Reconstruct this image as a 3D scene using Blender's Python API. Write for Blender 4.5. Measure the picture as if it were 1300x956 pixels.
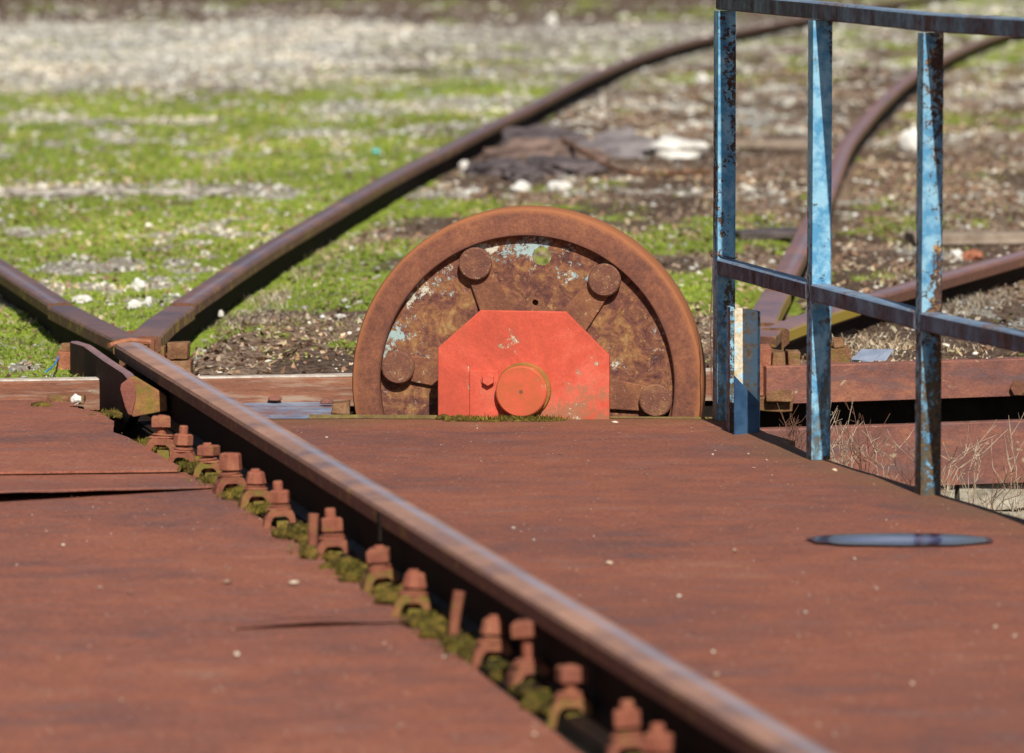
import bpy, bmesh, math, random
import numpy as np
from mathutils import Vector, Matrix, noise as mnoise

random.seed(7)
RNG = np.random.default_rng(7)
R = math.radians
scene = bpy.context.scene
for o in list(bpy.data.objects):
    bpy.data.objects.remove(o)

# ------------------------------------------------------------------ camera
F_PX, CAM_H, PITCH = 7000.0, 1.43, math.atan(588 / 7000.0)
cam_d = bpy.data.cameras.new('camera')
cam = bpy.data.objects.new('camera', cam_d)
scene.collection.objects.link(cam)
cam.location = (0, 0, CAM_H)
cam.rotation_euler = (math.pi / 2 - PITCH, 0, 0)
cam_d.sensor_width = 36.0
cam_d.lens = 36.0 * F_PX / 1300.0
cam_d.clip_start = 0.1
cam_d.clip_end = 5000
cam_d.dof.use_dof = True
cam_d.dof.focus_distance = 15.55
cam_d.dof.aperture_fstop = 4.9
scene.camera = cam

# ------------------------------------------------------------------ world, sun, exposure
SUN_EL, SUN_AZ = R(42), R(-9.8)          # SUN_AZ: heading of the light as it travels away from the camera
world = bpy.data.worlds.new('World')
scene.world = world
world.use_nodes = True
wn = world.node_tree
wn.nodes.clear()
sky = wn.nodes.new('ShaderNodeTexSky')
sky.sky_type = 'NISHITA'
sky.sun_disc = False
sky.sun_elevation = SUN_EL
sky.sun_rotation = math.pi + SUN_AZ
bg = wn.nodes.new('ShaderNodeBackground')
bg.inputs[1].default_value = 0.05
wo = wn.nodes.new('ShaderNodeOutputWorld')
wn.links.new(sky.outputs[0], bg.inputs[0])
wn.links.new(bg.outputs[0], wo.inputs[0])
sl = bpy.data.lights.new('sun', 'SUN')
sl.energy = 5.0
sl.angle = R(0.5)
sl.color = (1.0, 0.96, 0.89)
sun = bpy.data.objects.new('sun', sl)
scene.collection.objects.link(sun)
sd = Vector((math.sin(SUN_AZ) * math.cos(SUN_EL), math.cos(SUN_AZ) * math.cos(SUN_EL), -math.sin(SUN_EL)))
sun.rotation_euler = sd.to_track_quat('-Z', 'Y').to_euler()
sun.location = (0, -20, 30)
scene.view_settings.view_transform = 'Standard'
scene.view_settings.look = 'None'
scene.view_settings.exposure = 0.10
scene.view_settings.gamma = 1.0

# ------------------------------------------------------------------ helpers
COL = scene.collection
cp, sp_ = math.cos(PITCH), math.sin(PITCH)


def ray(px, py):
    a = (px - 650) / F_PX
    b = (478 - py) / F_PX
    return Vector((a, cp + b * sp_, -sp_ + b * cp))


def P(px, py, z=0.0):
    """survey: where the sight line of a photograph point meets the level z"""
    d = ray(px, py)
    t = (z - CAM_H) / d.z
    return Vector((d.x * t, d.y * t, z))


def Q(px, py, Y):
    d = ray(px, py)
    t = Y / d.y
    return Vector((d.x * t, Y, CAM_H + d.z * t))


def tag(o, label=None, cat=None, group=None, kind=None):
    if label: o['label'] = label
    if cat: o['category'] = cat
    if group: o['group'] = group
    if kind: o['kind'] = kind
    return o


def empty(name, loc=(0, 0, 0), rz=0.0):
    o = bpy.data.objects.new(name, None)
    COL.objects.link(o)
    o.location = loc
    o.rotation_euler = (0, 0, rz)
    o.empty_display_size = 0.1
    return o


def link(name, me, mat, parent=None, bevel=0, smooth=False):
    o = bpy.data.objects.new(name, me)
    if mat and not me.materials: me.materials.append(mat)
    COL.objects.link(o)
    if parent: o.parent = parent
    if smooth:
        for p in me.polygons: p.use_smooth = True
    if bevel:
        m = o.modifiers.new('bevel', 'BEVEL')
        m.width = bevel
        m.segments = 2
        m.limit_method = 'ANGLE'
        m.angle_limit = R(40)
    return o


class MB:
    def __init__(s):
        s.v, s.f = [], []

    def add(s, vs, fs):
        n = len(s.v)
        s.v += [tuple(v) for v in vs]
        s.f += [tuple(i + n for i in f) for f in fs]
        return s

    def box(s, x0, x1, y0, y1, z0, z1, M=None, jit=0.0):
        vs = [Vector((x, y, z)) for z in (z0, z1) for y in (y0, y1) for x in (x0, x1)]
        if jit: vs = [v + Vector([random.uniform(-jit, jit) for _ in range(3)]) for v in vs]
        if M: vs = [M @ v for v in vs]
        return s.add(vs, [(0, 2, 3, 1), (4, 5, 7, 6), (0, 1, 5, 4), (2, 6, 7, 3), (0, 4, 6, 2), (1, 3, 7, 5)])

    def prism(s, outline, a, b, M=None):
        """outline in (x,z), extruded from y=a to y=b (a<b)"""
        n = len(outline)
        vs = [Vector((x, a, z)) for x, z in outline] + [Vector((x, b, z)) for x, z in outline]
        if M: vs = [M @ v for v in vs]
        return s.add(vs, [tuple(range(n)), tuple(range(2 * n - 1, n - 1, -1))] +
                     [(i, n + i, n + (i + 1) % n, (i + 1) % n) for i in range(n)])

    def lathe(s, prof, n=32, M=None, ring=False, rot=0.0):
        """profile of (radius, axial) about local +Y"""
        k = len(prof)
        vs = []
        for i in range(n):
            a = 2 * math.pi * i / n + rot
            for r, y in prof: vs.append(Vector((r * math.cos(a), y, r * math.sin(a))))
        if M: vs = [M @ v for v in vs]
        fs = []
        m = k if ring else k - 1
        for i in range(n):
            for j in range(m):
                j2 = (j + 1) % k
                i2 = (i + 1) % n
                fs.append((i * k + j, i * k + j2, i2 * k + j2, i2 * k + j))
        if not ring:
            fs.append(tuple(i * k for i in range(n)))
            fs.append(tuple(i * k + k - 1 for i in range(n - 1, -1, -1)))
        return s.add(vs, fs)

    def tube(s, pts, rads, n=6):
        pts = [Vector(p) for p in pts]
        vs, fs = [], []
        for i, p in enumerate(pts):
            d = (pts[min(i + 1, len(pts) - 1)] - pts[max(i - 1, 0)]).normalized()
            a = d.orthogonal().normalized()
            b = d.cross(a)
            r = rads[i] if hasattr(rads, '__len__') else rads
            for k in range(n):
                t = 2 * math.pi * k / n
                vs.append(p + (a * math.cos(t) + b * math.sin(t)) * r)
        for i in range(len(pts) - 1):
            for k in range(n):
                k2 = (k + 1) % n
                fs.append((i * n + k, i * n + k2, (i + 1) * n + k2, (i + 1) * n + k))
        fs.append(tuple(range(n - 1, -1, -1)))
        fs.append(tuple((len(pts) - 1) * n + k for k in range(n)))
        return s.add(vs, fs)

    def blob(s, c, sx, sy, sz, sub=2, amp=0.25, freq=1.5, rz=0.0, flat=None):
        bm = bmesh.new()
        bmesh.ops.create_icosphere(bm, subdivisions=sub, radius=1.0)
        off = Vector((random.uniform(0, 90), random.uniform(0, 90), random.uniform(0, 90)))
        ca, sa = math.cos(rz), math.sin(rz)
        vs = []
        for v in bm.verts:
            k = 1 + amp * mnoise.noise(v.co * freq + off) * 1.6
            x, y, z = v.co.x * k * sx, v.co.y * k * sy, v.co.z * k * sz
            if flat is not None: z = max(z, -flat)
            vs.append((c[0] + x * ca - y * sa, c[1] + x * sa + y * ca, c[2] + z))
        fs = [tuple(v.index for v in f.verts) for f in bm.faces]
        bm.free()
        return s.add(vs, fs)

    def mesh(s, name):
        me = bpy.data.meshes.new(name)
        me.from_pydata(s.v, [], s.f)
        bm = bmesh.new()
        bm.from_mesh(me)
        bmesh.ops.recalc_face_normals(bm, faces=bm.faces)
        bm.to_mesh(me)
        bm.free()
        return me

    def build(s, name, mat, parent=None, bevel=0, smooth=False):
        return link(name, s.mesh(name), mat, parent, bevel, smooth)


# ------------------------------------------------------------------ materials
class NT:
    def __init__(s, name):
        s.m = bpy.data.materials.new(name)
        s.m.use_nodes = True
        s.t = s.m.node_tree
        s.t.nodes.clear()
        s.out = s.t.nodes.new('ShaderNodeOutputMaterial')
        s.b = s.t.nodes.new('ShaderNodeBsdfPrincipled')
        s.L(s.b.outputs[0], s.out.inputs[0])
        s.tc = s.t.nodes.new('ShaderNodeTexCoord')

    def L(s, a, b):
        s.t.links.new(a, b)

    def n(s, typ, **kw):
        x = s.t.nodes.new(typ)
        for k, v in kw.items(): setattr(x, k, v)
        return x

    rand = False

    def coord(s, scale=(1, 1, 1), which='Object'):
        mp = s.n('ShaderNodeMapping')
        mp.inputs['Scale'].default_value = scale
        src = s.tc.outputs[which]
        if s.rand:
            oi = s.n('ShaderNodeObjectInfo')
            va = s.n('ShaderNodeVectorMath', operation='ADD')
            sc = s.n('ShaderNodeVectorMath', operation='SCALE')
            cb = s.n('ShaderNodeCombineXYZ')
            for k in range(3): s.L(oi.outputs['Random'], cb.inputs[k])
            s.L(cb.outputs[0], sc.inputs[0])
            sc.inputs['Scale'].default_value = 37.0
            s.L(src, va.inputs[0])
            s.L(sc.outputs[0], va.inputs[1])
            src = va.outputs[0]
        s.L(src, mp.inputs[0])
        return mp.outputs[0]

    def noise(s, vec, scale, detail=6, rough=0.6, dist=0.0):
        x = s.n('ShaderNodeTexNoise')
        s.L(vec, x.inputs['Vector'])
        x.inputs['Scale'].default_value = scale
        x.inputs['Detail'].default_value = detail
        x.inputs['Roughness'].default_value = rough
        x.inputs['Distortion'].default_value = dist
        return x.outputs[0]

    def voro(s, vec, scale, feature='F1'):
        x = s.n('ShaderNodeTexVoronoi', feature=feature)
        s.L(vec, x.inputs['Vector'])
        x.inputs['Scale'].default_value = scale
        return x.outputs['Distance']

    def ramp(s, fac, stops, interp='LINEAR'):
        x = s.n('ShaderNodeValToRGB')
        x.color_ramp.interpolation = interp
        e = x.color_ramp.elements
        while len(e) > 1: e.remove(e[-1])
        for i, (p, c) in enumerate(stops):
            if not hasattr(c, '__len__'): c = (c, c, c)
            k = e[0] if i == 0 else e.new(p)
            k.position = p
            k.color = (*c[:3], 1)
        s.L(fac, x.inputs[0])
        return x.outputs[0]

    def mix(s, fac, a, b, mode='MIX'):
        x = s.n('ShaderNodeMix', data_type='RGBA', blend_type=mode)
        for i, v in ((0, fac), (6, a), (7, b)):
            if isinstance(v, (int, float)): x.inputs[i].default_value = v
            elif hasattr(v, '__len__'): x.inputs[i].default_value = (*v[:3], 1)
            else: s.L(v, x.inputs[i])
        return x.outputs[2]

    def math(s, op, a, b=0.0, c=None, clamp=False):
        x = s.n('ShaderNodeMath', operation=op, use_clamp=clamp)
        for i, v in enumerate((a, b, c)):
            if v is None: continue
            if isinstance(v, (int, float)): x.inputs[i].default_value = v
            else: s.L(v, x.inputs[i])
        return x.outputs[0]

    def bump(s, h, strength=0.4, dist=0.01, prev=None):
        x = s.n('ShaderNodeBump')
        x.inputs['Strength'].default_value = strength
        x.inputs['Distance'].default_value = dist
        s.L(h, x.inputs['Height'])
        if prev: s.L(prev, x.inputs['Normal'])
        return x.outputs[0]

    def done(s, color, rough=0.7, normal=None, spec=0.35, metal=0.0):
        for k, v in (('Base Color', color), ('Roughness', rough), ('Metallic', metal)):
            if v is None: continue
            if isinstance(v, (int, float)): s.b.inputs[k].default_value = v
            elif hasattr(v, '__len__'): s.b.inputs[k].default_value = (*v[:3], 1)
            else: s.L(v, s.b.inputs[k])
        s.b.inputs['Specular IOR Level'].default_value = spec
        if normal: s.L(normal, s.b.inputs['Normal'])
        return s.m


def rust_mat(name, dark, mid, light, scale=8.0, moss=0.0, pale=0.0, rough=0.75, spec=0.3, bump=0.5, grain=(1, 1, 1), streak=None):
    spec *= .45
    t = NT(name)
    t.rand = True
    v = t.coord(grain)
    a = t.noise(v, scale, 8, 0.65, 0.3)
    b = t.noise(v, scale * 7, 5, 0.7)
    f = t.math('ADD', t.math('MULTIPLY', a, 0.65), t.math('MULTIPLY', b, 0.35))
    c = t.ramp(f, [(0.34, dark), (0.5, mid), (0.66, light)])
    fine = t.noise(v, scale * 40, 3, 0.7)
    c = t.mix(0.45, c, t.ramp(fine, [(0.35, (0.55, 0.55, 0.55)), (0.65, (1.35, 1.3, 1.25))]), 'MULTIPLY')
    if streak:
        sv = t.coord(streak[0])
        c = t.mix(t.ramp(t.noise(sv, 1.0, 5, 0.6), [(0.5, 0.0), (0.68, streak[2])]), c, streak[1])
    if pale:
        c = t.mix(t.ramp(t.noise(v, scale * 5, 4, 0.7, 0.5), [(0.66 - pale * 0.1, 0.0), (0.70 - pale * 0.1, 0.85)]), c, (0.42, 0.33, 0.2))
    if moss:
        c = t.mix(t.ramp(t.noise(v, scale * 1.4, 6, 0.75), [(0.62 - moss * 0.3, 0.0), (0.74 - moss * 0.3, 0.85)]), c, (0.17, 0.15, 0.025))
    n = t.bump(b, bump, 0.006)
    n = t.bump(fine, bump * 0.6, 0.002, n)
    return t.done(c, t.ramp(a, [(0.3, rough - 0.15), (0.7, rough + 0.12)]), n, spec)


def paint_mat(name, paint, paint2, rust1, rust2, level=0.5, scale=14.0, white=0.0, rough=0.45, spec=0.4, stretch=(1, 1, 1), ochre=0.0, edge=0.03, low_dark=0.0):
    spec *= .5
    t = NT(name)
    t.rand = True
    v = t.coord()
    sv = t.coord(stretch)
    big = t.noise(sv, scale * 0.35, 4, 0.6)
    med = t.noise(v, scale * 2.2, 8, 0.75, 0.4)
    f = t.math('ADD', t.math('MULTIPLY', big, 0.5), t.math('MULTIPLY', med, 0.5))
    mask = t.ramp(f, [(level, 0.0), (level + edge, 1.0)])       # 1 = rust
    pc = t.mix(t.ramp(t.noise(v, scale, 5, 0.6), [(0.4, 0.0), (0.6, 1.0)]), paint, paint2)
    rc = t.mix(t.ramp(t.noise(v, scale * 3, 6, 0.7), [(0.4, 0.0), (0.62, 1.0)]), rust1, rust2)
    if ochre:
        rc = t.mix(t.ramp(t.noise(v, scale * 1.6, 8, 0.8, 0.6), [(0.62 - ochre * .1, 0.0), (0.68 - ochre * .1, 0.9)]), rc, (0.48, 0.27, 0.09))
    if white:
        w = t.noise(v, scale * 1.3, 8, 0.85, 0.6)
        rc = t.mix(t.ramp(w, [(0.66 - white * .1, 0.0), (0.69 - white * .1, 1.0)]), rc, (0.62, 0.58, 0.48))
    c = t.mix(mask, pc, rc)
    if low_dark:  # dark mottling that gets denser towards the bottom
        sz = t.n('ShaderNodeSeparateXYZ')
        t.L(t.tc.outputs['Object'], sz.inputs[0])
        lowz = t.ramp(sz.outputs[2], [(0.0, .30), (.12, .22), (.38, .13), (.46, 0.0)])
        gn = t.math('ADD', t.math('ADD', t.math('MULTIPLY', t.noise(sv, scale * .8, 7, .75, .4), .6), t.math('MULTIPLY', med, .4)), t.math('MULTIPLY', lowz, low_dark))
        c = t.mix(t.ramp(gn, [(.56, 0.0), (.66, .85)]), c, t.mix(t.ramp(med, [(.42, 0.0), (.58, 1.0)]), (0.035, 0.035, 0.03), (0.13, 0.10, 0.055)))
    n = t.bump(mask, 0.35, -0.0015)
    n = t.bump(t.noise(v, scale * 9, 4, 0.7), 0.3, 0.002, n)
    return t.done(c, t.ramp(mask, [(0, rough), (1, 0.85)]), n, spec)


def plain(name, c1, c2, scale=20, rough=0.8, bump=0.4, dist=0.004, spec=0.1):
    t = NT(name)
    v = t.coord()
    a = t.noise(v, scale, 7, 0.7)
    c = t.mix(t.ramp(a, [(0.38, 0.0), (0.62, 1.0)]), c1, c2)
    return t.done(c, rough, t.bump(t.noise(v, scale * 2, 6, 0.7), bump, dist), spec)


def island_mat(name, stops, rough=0.7, trans=0.0, spec=0.2, zone=None):
    t = NT(name)
    g = t.n('ShaderNodeNewGeometry')
    c = t.ramp(g.outputs['Random Per Island'], stops)
    w = t.noise(t.coord((1, .45, 1)), 0.9, 5, 0.7, .5)
    c = t.mix(0.85, c, t.ramp(w, [(0.34, (0.5, 0.55, 0.6)), (0.5, (0.95, 0.95, 0.9)), (0.64, (1.4, 1.3, 1.1))]), 'MULTIPLY')
    t.done(c, rough, None, spec)
    if trans:
        tr = t.n('ShaderNodeBsdfTranslucent')
        t.L(c, tr.inputs[0])
        mx = t.n('ShaderNodeMixShader')
        mx.inputs[0].default_value = trans
        t.L(t.b.outputs[0], mx.inputs[1])
        t.L(tr.outputs[0], mx.inputs[2])
        t.L(mx.outputs[0], t.out.inputs[0])
    return t.m


M = {}


def deck_mat(name='deck rust', tint=1.0, yellow=False):
    t = NT(name)
    v = t.coord(which='Object')
    big = t.noise(t.coord((.8, 1.3, 1)), 1.0, 7, 0.66, 0.6)
    med = t.noise(t.coord((2.4, 2.6, 2.0)), 2.6, 10, 0.74, 0.3)
    fin = t.noise(v, 95, 5, 0.75)
    f = t.math('ADD', t.math('MULTIPLY', big, 0.55), t.math('MULTIPLY', med, 0.45))
    c = t.ramp(f, [(0.36, (0.13 * tint, 0.072 * tint, 0.064 * tint)), (0.45, (0.20 * tint, 0.081 * tint, 0.059 * tint)),
                   (0.55, (0.265 * tint, 0.097 * tint, 0.060 * tint)), (0.66, (0.30 * tint, 0.135 * tint, 0.088 * tint))])
    c = t.mix(0.75, c, t.ramp(fin, [(0.33, (0.5, 0.5, 0.52)), (0.67, (1.5, 1.45, 1.4))]), 'MULTIPLY')
    # grey scuffed patches
    c = t.mix(t.ramp(t.noise(t.coord((1.2, 3.5, 1)), 3.3, 7, 0.7, 0.5), [(0.52, 0.0), (0.70, 0.5)]), c, (0.21, 0.135, 0.125))
    # a film of dirt and algae near the outer edge
    if yellow:
        at = t.n('ShaderNodeAttribute', attribute_name='edge')
        k = t.math('MULTIPLY', at.outputs['Fac'], t.ramp(t.noise(v, 5, 7, 0.75), [(0.35, 0.2), (0.6, 1.0)]), clamp=True)
        c = t.mix(t.math('MULTIPLY', k, 0.75), c, (0.16, 0.105, 0.042))
    # dark scratches and scale along the plate
    sc_ = t.noise(t.coord((3, 26, 3)), 2.6, 8, 0.8, 0.2)
    c = t.mix(t.ramp(sc_, [(0.28, 0.5), (0.36, 0.0)]), c, (0.10, 0.05, 0.042))
    c = t.mix(t.ramp(sc_, [(0.64, 0.0), (0.76, 0.3)]), c, (0.34, 0.2, 0.15))
    pit_ = t.noise(v, 240, 3, 0.6)
    c = t.mix(t.ramp(pit_, [(0.33, 0.65), (0.42, 0.0)]), c, (0.08, 0.035, 0.03))
    sp = t.voro(v, 17)
    c = t.mix(t.ramp(sp, [(0.045, 0.9), (0.07, 0.0)]), c, (0.5, 0.42, 0.33))
    n = t.bump(big, 0.25, 0.03)
    n = t.bump(fin, 0.5, 0.0022, n)
    n = t.bump(t.noise(v, 28, 5, 0.7), 0.5, 0.005, n)
    n = t.bump(sc_, 0.4, 0.006, n)
    return t.done(c, t.ramp(med, [(0.3, 0.62), (0.7, 0.85)]), n, 0.13)


M['deck'] = deck_mat(tint=1.1, yellow=True)
M['deck_left'] = deck_mat('deck rust left', 1.18)
M['far_plate'] = paint_mat('blue stained plate', (0.16, 0.19, 0.28), (0.26, 0.34, 0.44), (0.2, 0.10, 0.09), (0.27, 0.13, 0.11), 0.45, 14, stretch=(.4, 1, 1), edge=.14)
M['rail_side'] = rust_mat('rail rust', (0.09, 0.04, 0.028), (0.16, 0.07, 0.045), (0.23, 0.10, 0.06), 14, moss=0.35)
M['beam'] = rust_mat('beam rust', (0.15, 0.07, 0.05), (0.26, 0.11, 0.065), (0.36, 0.17, 0.09), 5, pale=0.15, grain=(0.25, 1, 2.5),
                     streak=((3, 30, 60), (0.42, 0.33, 0.25), 0.6))
M['beam_top'] = plain('pale beam top', (0.6, 0.53, 0.45), (0.35, 0.27, 0.22), 20)
M['girder'] = rust_mat('girder rust', (0.12, 0.065, 0.06), (0.24, 0.10, 0.075), (0.38, 0.16, 0.09), 4, pale=0.25, grain=(0.6, 1, 1.4), streak=((2, 20, 30), (0.14, 0.09, 0.09), 0.7))
M['clamp'] = rust_mat('clamp rust', (0.17, 0.06, 0.04), (0.27, 0.095, 0.06), (0.34, 0.15, 0.07), 22, moss=0.22)
M['clamp_moss'] = rust_mat('mossy clamp rust', (0.15, 0.08, 0.03), (0.25, 0.15, 0.05), (0.34, 0.22, 0.07), 22, moss=0.75)
M['clamp_moss2'] = rust_mat('half mossy clamp rust', (0.17, 0.07, 0.04), (0.27, 0.11, 0.055), (0.34, 0.2, 0.07), 22, moss=0.5)
M['clamp_red'] = rust_mat('nut rust', (0.22, 0.07, 0.045), (0.31, 0.105, 0.065), (0.38, 0.17, 0.09), 22, moss=0.06)
M['guard'] = rust_mat('shaded guard rust', (0.03, 0.018, 0.016), (0.055, 0.03, 0.026), (0.09, 0.045, 0.035), 12, spec=.1)  # sides of the plate near black, their shade put into the colour
M['guard_top_lit'] = rust_mat('lit guard top rust', (0.2, 0.12, 0.13), (0.28, 0.17, 0.18), (0.33, 0.19, 0.17), 14)  # top of the same plate, painted paler as the lit edge
M['guard_end'] = rust_mat('guard end rust', (0.22, 0.08, 0.05), (0.30, 0.13, 0.06), (0.38, 0.24, 0.05), 10, moss=0.5)
def tyre_mat():
    t = NT('tyre rust')
    v = t.coord()
    sx = t.n('ShaderNodeSeparateXYZ'); t.L(v, sx.inputs[0])
    rr = t.math('SQRT', t.math('ADD', t.math('POWER', sx.outputs[0], 2), t.math('POWER', sx.outputs[2], 2)))
    an = t.math('ARCTAN2', sx.outputs[2], sx.outputs[0])
    cb = t.n('ShaderNodeCombineXYZ')
    t.L(t.math('MULTIPLY', rr, 26.0), cb.inputs[0]); t.L(t.math('MULTIPLY', an, 2.2), cb.inputs[1])
    a = t.noise(v, 5, 8, .7, .5); b = t.noise(v, 34, 6, .75); f = t.noise(v, 130, 4, .7)
    arc = t.noise(cb.outputs[0], 1.6, 8, .75, .3)
    c = t.ramp(t.math('ADD', t.math('MULTIPLY', a, .6), t.math('MULTIPLY', b, .4)), [(.36, (0.115, 0.05, 0.038)), (.5, (0.2, 0.078, 0.048)), (.64, (0.28, 0.115, 0.06))])
    c = t.mix(.5, c, t.ramp(f, [(.35, (.6, .6, .6)), (.65, (1.4, 1.35, 1.3))]), 'MULTIPLY')
    c = t.mix(t.ramp(arc, [(.54, 0.0), (.66, .55)]), c, (0.33, 0.125, 0.055))
    c = t.mix(t.ramp(arc, [(.30, .6), (.40, 0.0)]), c, (0.09, 0.04, 0.034))
    e = t.math('ADD', rr, t.math('MULTIPLY', t.math('SUBTRACT', b, .5), .012))
    c = t.mix(t.ramp(e, [(.486, 0.0), (.499, .8)]), c, (0.37, 0.14, 0.058))
    c = t.mix(t.ramp(e, [(.427, .7), (.436, 0.0)]), c, (0.12, 0.05, 0.036))
    n = t.bump(b, .35, .004); n = t.bump(f, .4, .0015, n); n = t.bump(arc, .25, .004, n)
    return t.done(c, .72, n, .15)


M['tyre'] = tyre_mat()
M['pin'] = rust_mat('pin rust', (0.12, 0.055, 0.045), (0.20, 0.085, 0.055), (0.33, 0.17, 0.08), 20, pale=0.55)
M['spoke'] = rust_mat('spoke rust', (0.13, 0.055, 0.038), (0.21, 0.085, 0.05), (0.33, 0.15, 0.07), 12, pale=0.35)
def red_mat():
    t = NT('worn red paint')
    v = t.coord()
    sx = t.n('ShaderNodeSeparateXYZ'); t.L(v, sx.inputs[0])
    a = t.noise(v, 5, 7, .7, .4); b = t.noise(v, 26, 8, .8, .3); f = t.noise(v, 120, 4, .7)
    c = t.ramp(a, [(.32, (0.42, 0.075, 0.045)), (.48, (0.58, 0.095, 0.055)), (.62, (0.66, 0.145, 0.09))])
    c = t.mix(.35, c, t.ramp(f, [(.35, (.75, .75, .75)), (.65, (1.2, 1.2, 1.2))]), 'MULTIPLY')
    st = t.noise(t.coord((14, 1, 2.2)), 2.2, 6, .7)
    c = t.mix(t.ramp(st, [(.54, 0.0), (.72, .35)]), c, (0.36, 0.10, 0.05))
    low = t.ramp(sx.outputs[2], [(.0, 1.0), (.06, .55), (.13, .1), (.2, 0.0)])
    rx = t.ramp(sx.outputs[0], [(.0, .25), (.08, .8), (.2, 1.0)])
    gm = t.math('ADD', t.math('ADD', t.math('MULTIPLY', a, .45), t.math('MULTIPLY', b, .55)), t.math('MULTIPLY', t.math('MULTIPLY', low, rx), .14))
    c = t.mix(t.ramp(gm, [(.57, 0.0), (.64, .75)]), c, (0.28, 0.15, 0.08))
    ch = t.math('ADD', t.math('MULTIPLY', b, .6), t.math('MULTIPLY', t.noise(v, 9, 3, .5), .4))
    chm = t.ramp(ch, [(.598, 0.0), (.608, 1.0)])
    c = t.mix(chm, c, t.mix(t.ramp(f, [(.45, 0.0), (.55, 1.0)]), (0.62, 0.5, 0.38), (0.30, 0.19, 0.10)))
    n = t.bump(b, .3, .003); n = t.bump(chm, .5, -.0015, n); n = t.bump(a, .3, .01, n)
    return t.done(c, .6, n, .15)


M['red'] = red_mat()
M['red_old'] = paint_mat('red paint', (0.78, 0.10, 0.045), (0.66, 0.085, 0.04), (0.30, 0.15, 0.08), (0.55, 0.42, 0.28), 0.585, 14, rough=0.5, edge=.04, white=.3)
M['red_cap'] = paint_mat('red paint on cap', (0.6, 0.11, 0.055), (0.48, 0.11, 0.045), (0.33, 0.2, 0.06), (0.6, 0.5, 0.36), 0.535, 20, rough=0.55, edge=.06, white=.5)
M['cap_ring'] = rust_mat('mossy ring', (0.2, 0.12, 0.03), (0.36, 0.17, 0.05), (0.5, 0.16, 0.06), 14)
M['blue'] = paint_mat('blue paint', (0.09, 0.29, 0.48), (0.28, 0.52, 0.66), (0.12, 0.065, 0.045), (0.03, 0.03, 0.032), 0.535, 26, white=0.7, stretch=(1.5, 1.5, .3), ochre=.4, edge=.02, low_dark=.5)
M['blue_rusty'] = paint_mat('rusty blue paint', (0.09, 0.27, 0.44), (0.27, 0.48, 0.60), (0.11, 0.055, 0.04), (0.035, 0.03, 0.03), 0.475, 24, white=0.6, stretch=(1.5, 1.5, .25), ochre=.8, edge=.03, low_dark=.7)
M['bar_top_lit'] = paint_mat('lit pale bar top', (0.22, 0.29, 0.38), (0.16, 0.23, 0.33), (0.14, 0.08, 0.07), (0.2, 0.13, 0.10), 0.52, 12, edge=.1)  # upward faces of the bars painted paler, as if lit
M['bar'] = paint_mat('worn shaded blue bar', (0.14, 0.22, 0.32), (0.07, 0.11, 0.17), (0.06, 0.03, 0.026), (0.13, 0.06, 0.042), 0.395, 13, white=0.0, stretch=(3, 3, .5), edge=.22)  # side faces painted darker for shade, along with rust wear
M['bluewhite'] = paint_mat('chipped pale paint', (0.45, 0.68, 0.8), (0.34, 0.6, 0.76), (0.72, 0.66, 0.52), (0.5, 0.36, 0.16), 0.47, 20, white=0.9, edge=.04)
M['stone'] = plain('limestone', (0.52, 0.47, 0.37), (0.27, 0.23, 0.17), 18, bump=.8, dist=.012)
M['pale_conc'] = plain('pale concrete', (0.56, 0.51, 0.45), (0.3, 0.25, 0.21), 14, bump=.6, dist=.01)
M['whitestone'] = plain('white stone', (0.78, 0.76, 0.7), (0.6, 0.56, 0.5), 12, bump=.5, dist=.008)
M['slate'] = plain('dark slab', (0.05, 0.04, 0.04), (0.17, 0.135, 0.13), 5, rough=.6, bump=.5, dist=.01)
M['slab_brown'] = plain('brown slab', (0.08, 0.05, 0.04), (0.28, 0.19, 0.15), 6, rough=.7, bump=.6, dist=.01)
M['slab_grey'] = plain('grey slab', (0.13, 0.11, 0.11), (0.30, 0.26, 0.25), 4, rough=.7, bump=.5, dist=.01)
M['wood'] = plain('grey wood', (0.2, 0.15, 0.11), (0.32, 0.25, 0.19), 12, bump=.6)
M['moss'] = plain('moss', (0.05, 0.035, 0.012), (0.22, 0.15, 0.03), 38, bump=1, dist=.01, spec=.1)
M['twig'] = plain('dry twig', (0.24, 0.15, 0.10), (0.52, 0.42, 0.30), 26, spec=.15)
M['twig_dark'] = plain('dark twig', (0.1, 0.05, 0.035), (0.22, 0.11, 0.07), 12, spec=.15)
M['shade_black'] = plain('gap shade black', (0.018, 0.014, 0.011), (0.03, 0.024, 0.018), 12, spec=.02)  # near black paints the shade in gaps and under the deck; also joint wire
M['pit'] = plain('pit floor', (0.02, 0.015, 0.012), (0.05, 0.04, 0.03), 6, spec=.03)  # floor colour darkened to hold the shade of the pit
M['plastic_blue'] = plain('blue plastic', (0.05, 0.25, 0.55), (0.06, 0.3, 0.6), 10, rough=.4, bump=.1)
M['plastic_teal'] = plain('teal plastic', (0.1, 0.5, 0.5), (0.15, 0.6, 0.6), 10, rough=.4, bump=.1)
M['flake'] = plain('flakes', (0.55, 0.46, 0.36), (0.35, 0.2, 0.14), 30)


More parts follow.
